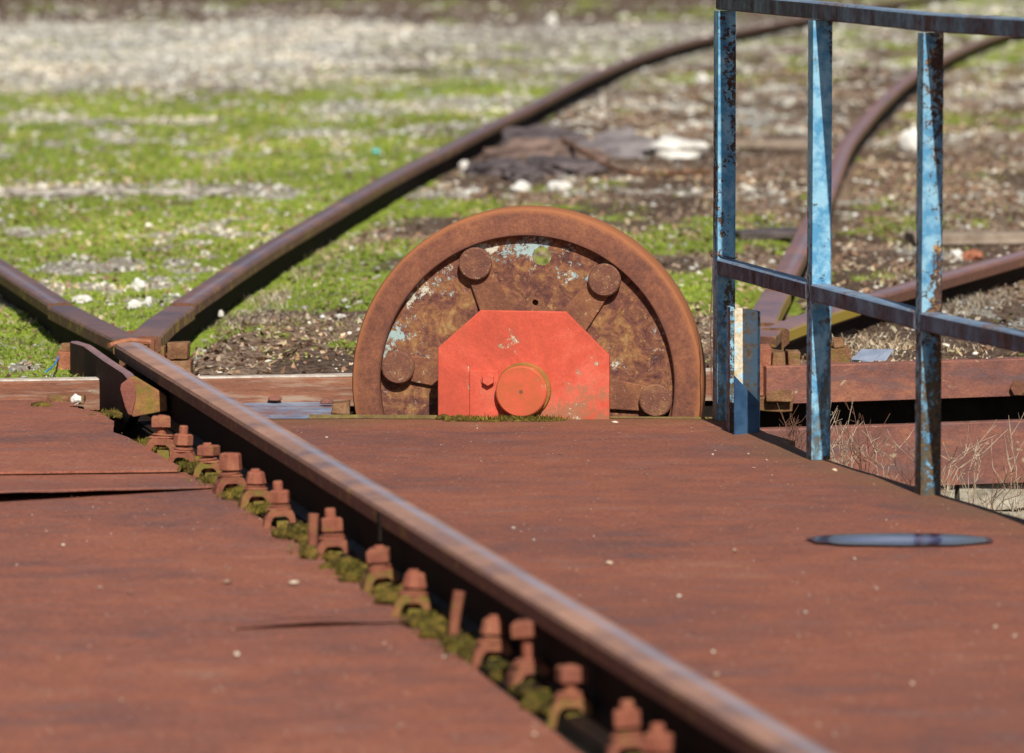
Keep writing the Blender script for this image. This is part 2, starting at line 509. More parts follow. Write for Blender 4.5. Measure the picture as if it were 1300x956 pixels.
def rail_top_mat(name, a, b, c, mossy, polish=.35):
    """running surface and head of a rail: polished brown on top, moss or rust on the side of the head"""
    t = NT(name)
    v = t.coord()
    g = t.n('ShaderNodeNewGeometry')
    sx = t.n('ShaderNodeSeparateXYZ')
    t.L(g.outputs['Normal'], sx.inputs[0])
    n1 = t.noise(v, 3.5, 7, 0.65, .2)
    fin = t.noise(v, 60, 4, 0.7)
    col = t.ramp(n1, [(0.35, a), (0.5, b), (0.65, c)])
    col = t.mix(0.4, col, t.ramp(fin, [(0.35, (0.65, 0.65, 0.68)), (0.65, (1.3, 1.25, 1.2))]), 'MULTIPLY')
    side = t.ramp(sx.outputs[2], [(0.35, 1.0), (0.6, 0.0)])
    mo = t.ramp(t.noise(v, 17, 8, 0.8), [(0.60 - mossy * 0.3, 0.0), (0.70 - mossy * 0.3, 1.0)])
    sc = t.mix(mo, t.ramp(fin, [(0.3, (0.12, 0.05, 0.03)), (0.7, (0.22, 0.09, 0.055))]), (0.38, 0.26, 0.025))
    col = t.mix(side, col, sc)
    n = t.bump(fin, 0.35, 0.002)
    n = t.bump(n1, 0.2, 0.01, n)
    lat = t.n('ShaderNodeAttribute', attribute_name='band')
    band = t.math('MULTIPLY', lat.outputs['Fac'], t.ramp(t.noise(v, 2.2, 5, .6), [(.3, .45), (.6, 1.0)]))
    col = t.mix(t.math('MULTIPLY', band, polish), col, (0.42, 0.43, 0.54))  # worn running band, its bluish sky sheen painted into the colour
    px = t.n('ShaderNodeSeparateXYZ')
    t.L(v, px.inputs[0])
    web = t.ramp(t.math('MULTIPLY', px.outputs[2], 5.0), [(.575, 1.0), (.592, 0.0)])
    col = t.mix(web, col, (0.022, 0.014, 0.011))  # web painted near black for the shade under the rail head
    r = t.mix(side, t.ramp(n1, [(0.35, 0.42), (0.65, 0.6)]), (0.8, 0.8, 0.8))
    t.done(col, r, n, 0.5)
    t.L(t.math('SUBTRACT', .5, t.math('MULTIPLY', web, .45)), t.b.inputs['Specular IOR Level'])
    t.L(t.math('MULTIPLY', band, polish * .35), t.b.inputs['Metallic'])
    return t.m


M['rail_near'] = rail_top_mat('near rail head', (0.2, 0.12, 0.11), (0.36, 0.19, 0.13), (0.46, 0.25, 0.17), 0.2, .85)
M['rail_far'] = rail_top_mat('far rail head', (0.115, 0.07, 0.08), (0.155, 0.09, 0.09), (0.2, 0.11, 0.095), 0.25)
M['rail_pink'] = rail_top_mat('right rail head', (0.19, 0.11, 0.11), (0.25, 0.13, 0.12), (0.3, 0.15, 0.12), 0.35)
M['rail_pink2'] = rail_top_mat('right short rail head', (0.19, 0.11, 0.11), (0.25, 0.13, 0.12), (0.3, 0.15, 0.12), 0.08)
M['rail_yellow'] = rail_top_mat('yellow sided rail head', (0.19, 0.12, 0.14), (0.23, 0.14, 0.15), (0.27, 0.16, 0.15), 1.4)
M['rail_mossy2'] = rail_top_mat('wing rail head', (0.12, 0.075, 0.085), (0.17, 0.10, 0.10), (0.22, 0.12, 0.10), 0.45)
M['rail_mossy'] = rail_top_mat('mossy sided rail head', (0.115, 0.07, 0.08), (0.165, 0.09, 0.09), (0.24, 0.115, 0.085), 0.28)


# ------------------------------------------------------------------ noise fields used for the ground
def vnoise(x, y, seed=0):
    xi, yi = np.floor(x).astype(np.int64), np.floor(y).astype(np.int64)
    xf, yf = x - xi, y - yi
    def h(a, b):
        n = (a * 374761393 + b * 668265263 + seed * 1442695041) & 0x7fffffff
        n = ((n ^ (n >> 13)) * 1274126177) & 0x7fffffff
        return ((n ^ (n >> 16)) & 0xffff) / 65535.0
    u, v = xf * xf * (3 - 2 * xf), yf * yf * (3 - 2 * yf)
    return (h(xi, yi) * (1 - u) + h(xi + 1, yi) * u) * (1 - v) + (h(xi, yi + 1) * (1 - u) + h(xi + 1, yi + 1) * u) * v


def fbm(x, y, o=4, seed=0):
    s, a, t = 0, 0.5, 0
    for i in range(o):
        s = s + a * vnoise(x * 2 ** i + 17.3 * i, y * 2 ** i + 9.1 * i, seed + i)
        t += a
        a *= 0.55
    return s / t


def smooth(a, b, x):
    t = np.clip((x - a) / (b - a), 0, 1)
    return t * t * (3 - 2 * t)


RB_PIX = [(185, 428), (230, 388), (330, 320), (420, 267), (497, 223), (566, 188), (612, 164), (670, 136), (720, 110), (758, 92), (805, 73), (862, 55), (905, 45), (1000, 26), (1150, 0)]
RC_PIX = [(962, 410), (985, 370), (1020, 303), (1047, 250), (1072, 188), (1097, 154), (1128, 121), (1161, 94), (1208, 68), (1254, 48), (1300, 34)]
RB = np.array([P(a, b, .16)[:2] for a, b in RB_PIX])
RC = np.array([P(a, b, .16)[:2] for a, b in RC_PIX])


def front_y(x):
    return 16.52 + 0.2 * (np.clip(x, -3, 3) + 0.47) * np.where(x < 0.3, 1, 1) - 0.16 * smooth(-.2, .9, x)


def zones(x, y):
    """green, gravel, litter amounts 0..1 on the ground plan"""
    xb = np.interp(y, RB[:, 1], RB[:, 0])
    xc = np.interp(y, RC[:, 1], RC[:, 0])
    left = 1 - smooth(-.15, .15, x - xb)
    right = smooth(-.2, .2, x - xc)
    mid = np.clip(1 - left - right, 0, 1)
    wy = y + (fbm(x * .5, y * .08, 3, 5) - .5) * 9 * smooth(18, 40, y)
    n1 = fbm(x * 1.1, y * .45, 4, 11)
    n2 = fbm(x * 3.5, y * 1.1, 4, 23)
    n3 = fbm(x * 9, y * 3, 3, 31)
    n = .45 * n1 + .35 * n2 + .2 * n3
    # green
    gl = .74 + .5 * (fbm(x * .8, y * .3, 3, 29) - .5) - .42 * smooth(41, 46, wy) - .1 * smooth(52, 60, wy) - .12 * (1 - smooth(17.2, 19, y))
    gm = .12 + .30 * smooth(18.2, 20.5, y) - .30 * smooth(25, 30, y) + .22 * smooth(38, 48, y)
    gr = .24 + .16 * smooth(38, 50, y)
    g = left * gl + mid * gm + right * gr
    green = smooth(-.09, .09, n - (1 - g) * .62 - .12)
    # gravel
    sl = .20 + (.50 - .40 * smooth(-3.2, .3, x)) * smooth(41.5, 46, wy) + .3 * (fbm(x * .25 + 3, y * .09, 3, 19) - .5) * smooth(38, 46, y) - .6 * smooth(66, 74, wy)
    for yc, w, k, x0, x1 in ((27.3, .55, .55, -9, -1.0), (24.0, .5, .5, -9, -1.75), (23.6, .25, .3, -9, -.6), (38.5, 1.5, .45, -1.6, 9), (37.5, .9, .4, -9, -1.8), (33.5, .6, .3, -9, 0)):
        sl = sl + k * np.exp(-((wy - yc) / w) ** 2) * smooth(x0, x0 + .3, x) * (1 - smooth(x1 - .3, x1, x))
    sm = .10 + .2 * smooth(31, 37, y) + .25 * np.exp(-((y - 27.3) / .8) ** 2)
    sr = .2 + .12 * smooth(28, 36, y)
    s = left * sl + mid * sm + right * sr
    m2 = .5 * fbm(x * 2.3, y * .8, 4, 43) + .5 * fbm(x * 9, y * 2.2, 3, 47)
    grav = smooth(-.08, .1, m2 - (1 - s) * .60 - .14)
    lit = np.clip((mid * .6 + right * .9 + left * .22) * smooth(.35, .6, fbm(x * 2.7, y * .9, 4, 61)), 0, 1)
    return green, grav, lit


def ground_z(x, y):
    far = smooth(18, 45, y)
    xb = np.interp(y, RB[:, 1], RB[:, 0])
    z = .050 + .022 * (fbm(x * 4, y * 2.5, 3, 71) - .5) * (1 - .3 * far) + .012 * (fbm(x * 16, y * 12, 2, 77) - .5)
    z = z + far * .05 * (fbm(x * .4, y * .12, 3, 83) - .6)
    for L in (RB, RC):
        dxr = np.abs(x - np.interp(y, L[:, 1], L[:, 0])) / np.sqrt(1 + np.interp(y, L[:-1, 1], np.diff(L[:, 0]) / np.diff(L[:, 1])) ** 2)
        z = z - .022 * (1 - smooth(.06, .2, dxr)) * (y < L[-1, 1])
    return z


# ------------------------------------------------------------------ ground
def make_ground():
    g = [0.0]
    st = .028
    while g[-1] < 4000:
        g.append(g[-1] + st)
        st *= 1.011 if g[-1] < 110 else 1.16
    g = np.array(g)
    s = np.concatenate([-np.geomspace(14, .12, 34)[:-1], np.linspace(-.12, .125, 420), np.geomspace(.125, 14, 34)[1:]])
    G, S = np.meshgrid(g, s, indexing='ij')
    X = S * (16.3 + np.minimum(G, 3000))
    Y = front_y(X) + G
    Z = ground_z(X, Y)
    gr, gv, lt = zones(X, Y)
    ni, nj = X.shape
    me = bpy.data.meshes.new('ground')
    co = np.stack([X, Y, Z], -1).reshape(-1, 3).astype(np.float32)
    idx = np.arange(ni * nj).reshape(ni, nj)
    q = np.stack([idx[:-1, :-1], idx[:-1, 1:], idx[1:, 1:], idx[1:, :-1]], -1).reshape(-1, 4)
    fill_mesh(me, co, q)
    xb_ = np.interp(Y, RB[:, 1], RB[:, 0])
    wy_ = Y + (fbm(X * .5, Y * .08, 3, 5) - .5) * 9
    trk = smooth(41.5, 46, wy_) * (1 - smooth(66, 74, wy_)) * (1 - smooth(0, .6, X - xb_))
    at = me.attributes.new('track', 'FLOAT', 'POINT')
    at.data.foreach_set('value', trk.reshape(-1).astype(np.float32))
    at = me.attributes.new('zone', 'FLOAT_COLOR', 'POINT')
    at.data.foreach_set('color', np.stack([gr, gv, lt, np.ones_like(gr)], -1).reshape(-1).astype(np.float32))
    t = NT('ground soil')
    v = t.coord()
    a = t.n('ShaderNodeAttribute', attribute_name='zone')
    sx = t.n('ShaderNodeSeparateColor')
    t.L(a.outputs['Color'], sx.inputs[0])
    n1 = t.noise(v, 9, 8, .75, .3)
    n2 = t.noise(v, 45, 6, .75)
    soil = t.ramp(n2, [(.35, (0.03, 0.018, 0.014)), (.5, (0.13, 0.085, 0.062)), (.65, (0.29, 0.21, 0.16))])
    lit = t.ramp(n2, [(.35, (0.07, 0.04, 0.028)), (.5, (0.27, 0.175, 0.125)), (.64, (0.50, 0.38, 0.29))])
    gre = t.ramp(n2, [(.33, (0.06, 0.07, 0.02)), (.46, (0.21, 0.30, 0.022)), (.6, (0.40, 0.45, 0.10))])
    gra = t.ramp(n2, [(.33, (0.17, 0.15, 0.12)), (.48, (0.33, 0.29, 0.25)), (.62, (0.55, 0.51, 0.45))])
    def m(ch, lo=.25):
        x = t.math('ADD', sx.outputs[ch], t.math('MULTIPLY', t.math('SUBTRACT', n1, .5), 1.5))
        return t.ramp(x, [(.38, 0.0), (.58, 1.0)])
    tk = t.n('ShaderNodeAttribute', attribute_name='track')
    pale = t.ramp(t.noise(t.coord((1, .3, 1)), 3.0, 7, .7), [(.35, (0.16, 0.125, 0.105)), (.5, (0.30, 0.26, 0.225)), (.65, (0.44, 0.40, 0.35))])
    c = t.mix(m(2), soil, lit)
    c = t.mix(m(0), c, gre)
    c = t.mix(t.math('MULTIPLY', tk.outputs['Fac'], .9), c, pale)
    c = t.mix(m(1), c, gra)
    lg = t.noise(t.coord((.55, .16, 1)), 1.0, 6, .7, .4)
    c = t.mix(.8, c, t.ramp(lg, [(.34, (0.55, 0.47, 0.40)), (.5, (0.95, .95, .9)), (.64, (1.25, 1.25, 1.2))]), 'MULTIPLY')
    t.done(c, .9, t.bump(n2, .8, .015), .1)
    link('ground', me, t.m, None, smooth=True)
    return tag(bpy.data.objects['ground'], kind='structure')


def fill_mesh(me, co, faces):
    nf, k = faces.shape
    me.vertices.add(len(co))
    me.vertices.foreach_set('co', co.reshape(-1).astype(np.float32))
    me.loops.add(nf * k)
    me.loops.foreach_set('vertex_index', faces.reshape(-1).astype(np.int32))
    me.polygons.add(nf)
    me.polygons.foreach_set('loop_start', np.arange(0, nf * k, k, dtype=np.int32))
    me.polygons.foreach_set('loop_total', np.full(nf, k, dtype=np.int32))
    me.update(calc_edges=True)


make_ground()


def scatter(n, ymin, ymax, power=1.0, spread=.104):
    """random plan positions, denser near the turntable"""
    u = RNG.random(n)
    if power == 0:
        y = ymin * (ymax / ymin) ** u
    else:
        y = (ymin ** power + u * (ymax ** power - ymin ** power)) ** (1 / power)
    x = (RNG.random(n) * 2 - 1) * spread * y
    return x, y


def ok_ground(x, y):
    m = y > front_y(x) + .03
    for L, w in ((RB, .06), (RC, .06)):
        m &= ~((np.abs(x - np.interp(y, L[:, 1], L[:, 0])) < w) & (y < L[-1, 1]))
    return m


def blades(name, x, y, h, w, lean, mat, seg=True, label=None):
    n = len(x)
    z = ground_z(x, y) - .004
    th = RNG.random(n) * 2 * np.pi
    la = RNG.random(n) * 2 * np.pi
    lx, ly = np.cos(la) * lean * h, np.sin(la) * lean * h
    wx, wy = np.cos(th) * w / 2, np.sin(th) * w / 2
    base = np.stack([x, y, z], -1)
    W = np.stack([wx, wy, np.zeros(n)], -1)
    mid = base + np.stack([lx * .35, ly * .35, h * .6], -1)
    tip = base + np.stack([lx, ly, h * (1 - .25 * lean)], -1)
    co = np.stack([base - W, base + W, mid + W * .75, mid - W * .75, tip], 1).reshape(-1, 3)
    i = np.arange(n)[:, None] * 5
    tri = np.concatenate([i + np.array([[0, 1, 2]]), i + np.array([[0, 2, 3]]), i + np.array([[3, 2, 4]])], 1).reshape(-1, 3)
    me = bpy.data.meshes.new(name)
    fill_mesh(me, co, tri)
    o = link(name, me, mat)
    return tag(o, label, name.replace('_', ' '), None, 'stuff')


ICO = None


def rocks(name, x, y, r, mat, label, z=None, sink=.3):
    bm = bmesh.new()
    bmesh.ops.create_icosphere(bm, subdivisions=1, radius=1)
    V = np.array([v.co[:] for v in bm.verts])
    Fc = np.array([[v.index for v in f.verts] for f in bm.faces])
    bm.free()
    n = len(x)
    k = 1 + .38 * (RNG.random((n, len(V))) - .5) * 2
    sc = np.stack([.7 + .7 * RNG.random(n), .7 + .7 * RNG.random(n), .4 + .45 * RNG.random(n)], -1)
    a = RNG.random(n) * 6.28
    vv = V[None] * k[..., None] * sc[:, None, :] * r[:, None, None]
    X = vv[..., 0] * np.cos(a)[:, None] - vv[..., 1] * np.sin(a)[:, None]
    Yv = vv[..., 0] * np.sin(a)[:, None] + vv[..., 1] * np.cos(a)[:, None]
    zz = ground_z(x, y) if z is None else z
    co = np.stack([X + x[:, None], Yv + y[:, None], vv[..., 2] + (zz + r * sink)[:, None]], -1).reshape(-1, 3)
    f = (Fc[None] + (np.arange(n) * len(V))[:, None, None]).reshape(-1, 3)
    me = bpy.data.meshes.new(name)
    fill_mesh(me, co, f)
    return tag(link(name, me, mat), label, name.replace('_', ' '), None, 'stuff')


M['grass'] = island_mat('grass blades', [(0, (0.07, 0.11, 0.02)), (.2, (0.16, 0.27, 0.02)), (.45, (0.31, 0.46, 0.03)), (.7, (0.50, 0.53, 0.10)), (.85, (0.55, 0.45, 0.2)), (1, (0.6, 0.52, 0.36))], trans=.3)
M['straw'] = island_mat('straw blades', [(0, (0.25, 0.16, 0.10)), (.5, (0.55, 0.43, 0.3)), (1, (0.8, 0.7, 0.56))], trans=.2)
M['leaf'] = island_mat('dead leaves', [(0, (0.09, 0.045, 0.03)), (.35, (0.28, 0.16, 0.10)), (.6, (0.42, 0.28, 0.19)), (.85, (0.6, 0.48, 0.36)), (1, (0.22, 0.26, 0.07))], trans=.1)
M['gravel'] = island_mat('gravel stones', [(0, (0.25, 0.22, 0.19)), (.35, (0.46, 0.42, 0.37)), (.75, (0.68, 0.65, 0.58)), (1, (0.82, 0.8, 0.75))])

# grass
x, y = scatter(420000, 16.3, 60, 0)
gr, gv, lt = zones(x, y)
k = ok_ground(x, y) & (RNG.random(len(x)) < gr * (.12 + .88 * smooth(.38, .58, fbm(x * 6, y * 3, 3, 91)))) & (RNG.random(len(x)) > gv * .8)
x, y = x[k], y[k]
sc = (y / 17) ** .75
blades('grass', x, y, (.008 + .016 * RNG.random(len(x)) ** 1.5) * sc, (.0022 + .0028 * RNG.random(len(x))) * sc, .3 + 1.1 * RNG.random(len(x)),
       M['grass'], label='short bright green grass and moss growing round the outer rails')
# straw
x, y = scatter(90000, 16.3, 45, 0)
gr, gv, lt = zones(x, y)
k = ok_ground(x, y) & (RNG.random(len(x)) < .08 + .6 * lt) & (fbm(x * 4, y * 2.5, 3, 97) > .5)
x, y = x[k], y[k]
sc = (y / 17) ** .7
blades('dry_grass', x, y, (.008 + .022 * RNG.random(len(x)) ** 2) * sc, (.002 + .0025 * RNG.random(len(x))) * sc, .9 + 1.2 * RNG.random(len(x)),
       M['straw'], label='dry straw coloured grass lying among the green and the soil')


def straw_tufts():
    """taller dry tufts against the rails"""
    xs, ys, hs = [], [], []
    for px, py, rx, n, h in ((345, 372, .08, 420, .05), (315, 392, .12, 380, .04), (300, 400, .2, 500, .035), (420, 315, .2, 300, .04), (395, 338, .12, 250, .045),
                             (1237, 383, .09, 420, .055), (1215, 390, .08, 240, .045), (1280, 372, .14, 260, .04), (1130, 432, .14, 380, .05), (1085, 440, .12, 300, .05), (1100, 455, .1, 200, .03),
                             (135, 407, .05, 60, .02), (1200, 440, .2, 300, .03), (440, 300, .15, 150, .045), (100, 395, .12, 150, .03)):
        c = P(px, py, .06)
        xs.append(c.x + RNG.normal(0, rx * .6, n))
        ys.append(c.y + RNG.normal(0, .18, n))
        hs.append(h * .85 * (.25 + .9 * RNG.random(n) ** 1.3))
    x, y, h = map(np.concatenate, (xs, ys, hs))
    blades('dry_tufts', x, y, h, .0025 + .0025 * RNG.random(len(x)), .4 + 1.8 * RNG.random(len(x)), M['straw'],
           label='pale dry grass tufts standing along the foot of the rails')


straw_tufts()
# dead leaves and litter
x, y = scatter(90000, 16.3, 50, 0)
gr, gv, lt = zones(x, y)
k = ok_ground(x, y) & (RNG.random(len(x)) < .14 + .8 * lt)
x, y = x[k], y[k]
n = len(x)
sc = (y / 17) ** .6
r = (.006 + .011 * RNG.random(n) ** 2) * sc
a = RNG.random(n) * 6.28
tilt = RNG.normal(0, .45, (n, 2))
cn = np.array([[-1, -.45], [-.2, -.62], [1, 0], [-.2, .55]])
dx = cn[None, :, 0] * r[:, None]
dy = cn[None, :, 1] * r[:, None]
X = dx * np.cos(a)[:, None] - dy * np.sin(a)[:, None]
Yv = dx * np.sin(a)[:, None] + dy * np.cos(a)[:, None]
Zv = X * tilt[:, :1] + Yv * tilt[:, 1:]
co = np.stack([X + x[:, None], Yv + y[:, None], Zv + (ground_z(x, y) + .006)[:, None]], -1).reshape(-1, 3)
me = bpy.data.meshes.new('dead_leaves')
fill_mesh(me, co, (np.arange(n)[:, None] * 4 + np.array([[0, 1, 2, 3]])))
tag(link('dead_leaves', me, M['leaf']), 'brown dead leaves and litter on the soil between the rails', 'dead leaves', None, 'stuff')
# gravel
x, y = scatter(105000, 16.3, 85, 0)
gr, gv, lt = zones(x, y)
k = ok_ground(x, y) & (RNG.random(len(x)) < .07 + .93 * gv)
x, y = x[k], y[k]
sc = (y / 17) ** .95
rocks('gravel', x, y, (.0028 + .0085 * RNG.random(len(x)) ** 3.4) * sc, M['gravel'], 'pale limestone gravel scattered over the yard')

# ------------------------------------------------------------------ pit below the turntable
mb = MB().add([(-60, -30, -.6), (60, -30, -.6), (60, 17.6, -.6), (-60, 17.6, -.6)], [(0, 1, 2, 3)])
tag(mb.build('pit_floor', M['pit']), kind='structure')


# ------------------------------------------------------------------ plates
def ragged(pts, step=.06, j=.0015):
    out = []
    for i, p in enumerate(pts):
        q = pts[(i + 1) % len(pts)]
        L = (Vector(q) - Vector(p)).length
        n = max(1, int(L / step)) if L < 4 else 8
        for k in range(n):
            c = Vector(p).lerp(Vector(q), k / n)
            if k: c += Vector((random.uniform(-j, j), random.uniform(-j, j), 0))
            out.append(c)
    return out


def plate(name, pts, z, t, mat, parent, warp=None, j=.0015):
    pts = ragged([(p[0], p[1], 0) for p in pts], j=j)
    bm = bmesh.new()
    top = [bm.verts.new((p.x, p.y, z)) for p in pts]
    f = bm.faces.new(top)
    if f.calc_center_median and f.normal.z == 0: f.normal_update()
    ret = bmesh.ops.extrude_face_region(bm, geom=[f])
    for v in [g for g in ret['geom'] if isinstance(g, bmesh.types.BMVert)]: v.co.z -= t
    bmesh.ops.triangulate(bm, faces=[g for g in bm.faces if len(g.verts) > 4])
    bmesh.ops.recalc_face_normals(bm, faces=bm.faces)
    me = bpy.data.meshes.new(name)
    bm.to_mesh(me)
    bm.free()
    return link(name, me, mat, parent)


deck = empty('turntable_deck')
tag(deck, kind='structure')


def pp(*a):
    return [tuple(P(x, y, 0)[:2]) for x, y in a]


railv = (P(875, 865, .16) - P(165, 437, .16))
rail_n, rail_f = P(875, 865, .16), P(165, 437, .16)
rdir = (rail_f - rail_n).normalized()
BR = math.atan2(-rdir.x, rdir.y)              # heading of the bridge
rright = Vector((rdir.y, -rdir.x, 0))


def on_rail(Y, off=0.0, z=0.0):
    t = (Y - rail_n.y) / rdir.y
    p = rail_n + rdir * t + rright * off
    return Vector((p.x, p.y, z))


e1, e2 = P(1151, 624), P(1300, 670)
ed = (e2 - e1).normalized()
e3 = e2 + ed * 5.5
# right-hand plate as a fine grid so the dirt near its outer edge can be a vertex mask
main = pp((905, 532.5), (932, 533), (1017, 580), (1151, 624), (1300, 670)) + [tuple(e3[:2]), tuple(on_rail(e3.y - 1, -.05)[:2]), tuple(on_rail(P(0, 528.5).y, -.05)[:2])]
main = main + pp((380, 528.6))[:0]


def deck_sheet():
    rows = 220
    Y0, Y1 = 7.0, P(650, 531.5).y
    edge = np.array([P(936, 532)[:2], P(1034, 579)[:2], P(1170, 621)[:2], P(1300, 660)[:2], (P(1300, 660) + ed * 5.5)[:2]])
    edge = edge[::-1]
    vs, fs, ev = [], [], []
    nc = 90
    for i in range(rows + 1):
        tt = i / rows
        for k in range(nc + 1):
            y = Y0 + (Y1 - Y0) * tt
            xl = on_rail(y, -.05).x
            xr = float(np.interp(y, edge[:, 1], edge[:, 0])) + .0025 * mnoise.noise((y * 6, 3, 0))
            u = k / nc
            x = xl + (xr - xl) * u
            if i == rows: y += .002 * mnoise.noise((x * 12, 0, 0))
            z = .0035 * mnoise.noise((x * 1.3, y * .9, 1)) + .0012 * mnoise.noise((x * 6, y * 4, 5))
            vs.append((x, y, z))
            d = min(xr - x, (Y1 - y) * .6)
            ev.append(max(0, 1 - max(0, d) / .22) ** 1.2)
    for i in range(rows):
        for k in range(nc):
            a = i * (nc + 1) + k
            fs.append((a, a + 1, a + nc + 2, a + nc + 1))
    me = bpy.data.meshes.new('deck_plate')
    me.from_pydata(vs, [], fs)
    at = me.attributes.new('edge', 'FLOAT', 'POINT')
    at.data.foreach_set('value', ev)
    o = link('deck_plate', me, M['deck'], deck, smooth=True)
    m = o.modifiers.new('thickness', 'SOLIDIFY')
    m.thickness = .014
    m.offset = -1
    return o


deck_sheet()
# girder under the deck's outer edge and below the rail
def edge_girder():
    mb = MB()
    pts = [P(932, 535), P(1027, 582), P(1160, 624), P(1290, 665), P(1290, 665) + ed * 5.5]
    for a, b in zip(pts[:-1], pts[1:]):
        n = Vector((-(b - a).y, (b - a).x, 0)).normalized()
        if n.x > 0: n = -n
        o1, o2 = n * .02, n * .035
        mb.add([a + o1 + Vector((0, 0, -.0165)), b + o1 + Vector((0, 0, -.0165)), b + o2 + Vector((0, 0, -.0165)), a + o2 + Vector((0, 0, -.0165)),
                a + o1 + Vector((0, 0, -.3)), b + o1 + Vector((0, 0, -.3)), b + o2 + Vector((0, 0, -.3)), a + o2 + Vector((0, 0, -.3))],
               [(0, 1, 2, 3), (4, 7, 6, 5), (0, 4, 5, 1), (2, 6, 7, 3), (1, 5, 6, 2), (3, 7, 4, 0)])
    mb.build('edge_girder', M['shade_black'], deck)


edge_girder()
mb = MB()
ga, gb = on_rail(5.5, 0), on_rail(P(0, 520).y, 0)
for lo, hi, y0, y1, zt, zb in ((-.085, .095, 5.5, 16.2, -.004, -.3), (-.17, -.0852, 5.5, 14.86, -.014, -.3)):
    a0, a1, b0, b1 = on_rail(y0, lo), on_rail(y0, hi), on_rail(y1, lo), on_rail(y1, hi)
    mb.add([(p.x, p.y, zz) for zz in (zb, zt) for p in (a0, a1, b1, b0)], [(0, 3, 2, 1), (4, 5, 6, 7), (0, 1, 5, 4), (1, 2, 6, 5), (2, 3, 7, 6), (3, 0, 4, 7)])
mb.build('rail_girder', M['shade_black'], deck)

# far plate left of the wheel, a few millimetres lower, stained with blue paint
farp = [tuple(on_rail(15.75, .1)[:2])] + pp((452, 534), (442, 528), (442, 507)) + [tuple(on_rail(16.2, .1)[:2])]
plate('deck_plate', farp, -.006, .012, M['far_plate'], deck)
# plates to the left of the rail
LX = -330
left1 = pp((LX, 522), (-40, 514), (96, 511), (99, 524), (126, 529), (145, 541), (144, 555), (162, 561), (228, 598), (225, 603), (LX, 610))
plate('deck_plate', left1, 0.0135, .0055, M['deck_left'], deck)
left3 = pp((LX, 598), (235, 598), (272, 617), (330, 655), (533, 790), (620, 860), (765, 975)) + [tuple(on_rail(7, -.2)[:2]), (-3.2, 7)]
plate('deck_plate', left3, -0.0035, .008, M['deck_left'], deck)


def lifted_edge():
    nx, ny = 40, 6
    vs = []
    for i in range(nx + 1):
        u = i / nx
        px = 285 + 250 * u
        bot = 798 - 9 * u
        for j in range(ny + 1):
            t = j / ny
            q = P(px, bot - 15 * (1 - t) * min(1, u * 3) * (1 - .7 * u))
            vs.append((q.x, q.y, -.0034 + (.001 + .008 * t * t) * math.sin(math.pi * min(.8, u + .03)) ** 1.2 + .0004 * mnoise.noise((i * .5, j, 3))))
    fs = [(i * (ny + 1) + j, i * (ny + 1) + j + 1, (i + 1) * (ny + 1) + j + 1, (i + 1) * (ny + 1) + j) for i in range(nx) for j in range(ny)]
    me = bpy.data.meshes.new('deck_plate')
    me.from_pydata(vs, [], fs)
    o = link('deck_plate', me, M['deck_left'], deck, smooth=True)
    m = o.modifiers.new('thickness', 'SOLIDIFY')
    m.thickness = .0016
    m.offset = 1


lifted_edge()


def curled_plate():
    """narrow plate whose near edge curls up to the left"""
    nx, ny = 60, 8
    vs = []
    for i in range(nx + 1):
        px = LX + (271 - LX) * i / nx
        for j in range(ny + 1):
            t = j / ny
            top = 600.5 if px < 225 else 600.5 + (px - 225) / 46 * 16
            bot = 637 - (px - 0) / 271 * 17.5
            top = min(top, bot - 1)
            q = P(px, top + (bot - top) * t)
            lift = .0035 + .026 * t ** 2 * min(1, max(0, (260 - px) / 330)) + .002 * mnoise.noise((px * .02, t, 0)) * t
            vs.append((q.x, q.y, lift))
    fs = [(i * (ny + 1) + j, i * (ny + 1) + j + 1, (i + 1) * (ny + 1) + j + 1, (i + 1) * (ny + 1) + j) for i in range(nx) for j in range(ny)]
    me = bpy.data.meshes.new('deck_plate')
    me.from_pydata(vs, [], fs)
    o = link('deck_plate', me, M['deck_left'], deck, smooth=True)
    m = o.modifiers.new('thickness', 'SOLIDIFY')
    m.thickness = .0035
    m.offset = -1


curled_plate()
# floor of the dark opening is the pit itself; a cross girder under the far end of the deck
mb = MB()
for (a, b, c, d, z0, z1) in ((-330, 620, 96, 620, -.32, -.02),):
    p0, p1 = P(a, 560), P(80, 548)
    mb.add([(p0.x, p0.y, z0), (p1.x, p1.y, z0), (p1.x, p1.y + .1, z0), (p0.x, p0.y + .1, z0), (p0.x, p0.y, z1), (p1.x, p1.y, z1), (p1.x, p1.y + .1, z1), (p0.x, p0.y + .1, z1)],
           [(0, 3, 2, 1), (4, 5, 6, 7), (0, 1, 5, 4), (1, 2, 6, 5), (2, 3, 7, 6), (3, 0, 4, 7)])
mb.build('cross_girder', M['shade_black'], deck)
# yellowish edge strip in front of the wheel
mb = MB()
a, b = P(392, 529.0), P(905, 532.5)
n = Vector((-(b - a).y, (b - a).x, 0)).normalized()
mb.add([a + n * .016 + Vector((0, 0, -.010)), b + n * .016 + Vector((0, 0, -.010)), b + n * .004 + Vector((0, 0, -.010)), a + n * .004 + Vector((0, 0, -.010)),
        a + n * .016 + Vector((0, 0, .0055)), b + n * .016 + Vector((0, 0, .0055)), b + n * .004 + Vector((0, 0, .0045)), a + n * .004 + Vector((0, 0, .0045))],
       [(0, 1, 2, 3), (4, 7, 6, 5), (0, 4, 5, 1), (2, 6, 7, 3), (1, 5, 6, 2), (3, 7, 4, 0)])
M['strip'] = rust_mat('mossy strip', (0.14, 0.08, 0.05), (0.22, 0.15, 0.06), (0.34, 0.27, 0.1), 14, moss=.4)
mb.build('edge_strip', M['strip'], deck)
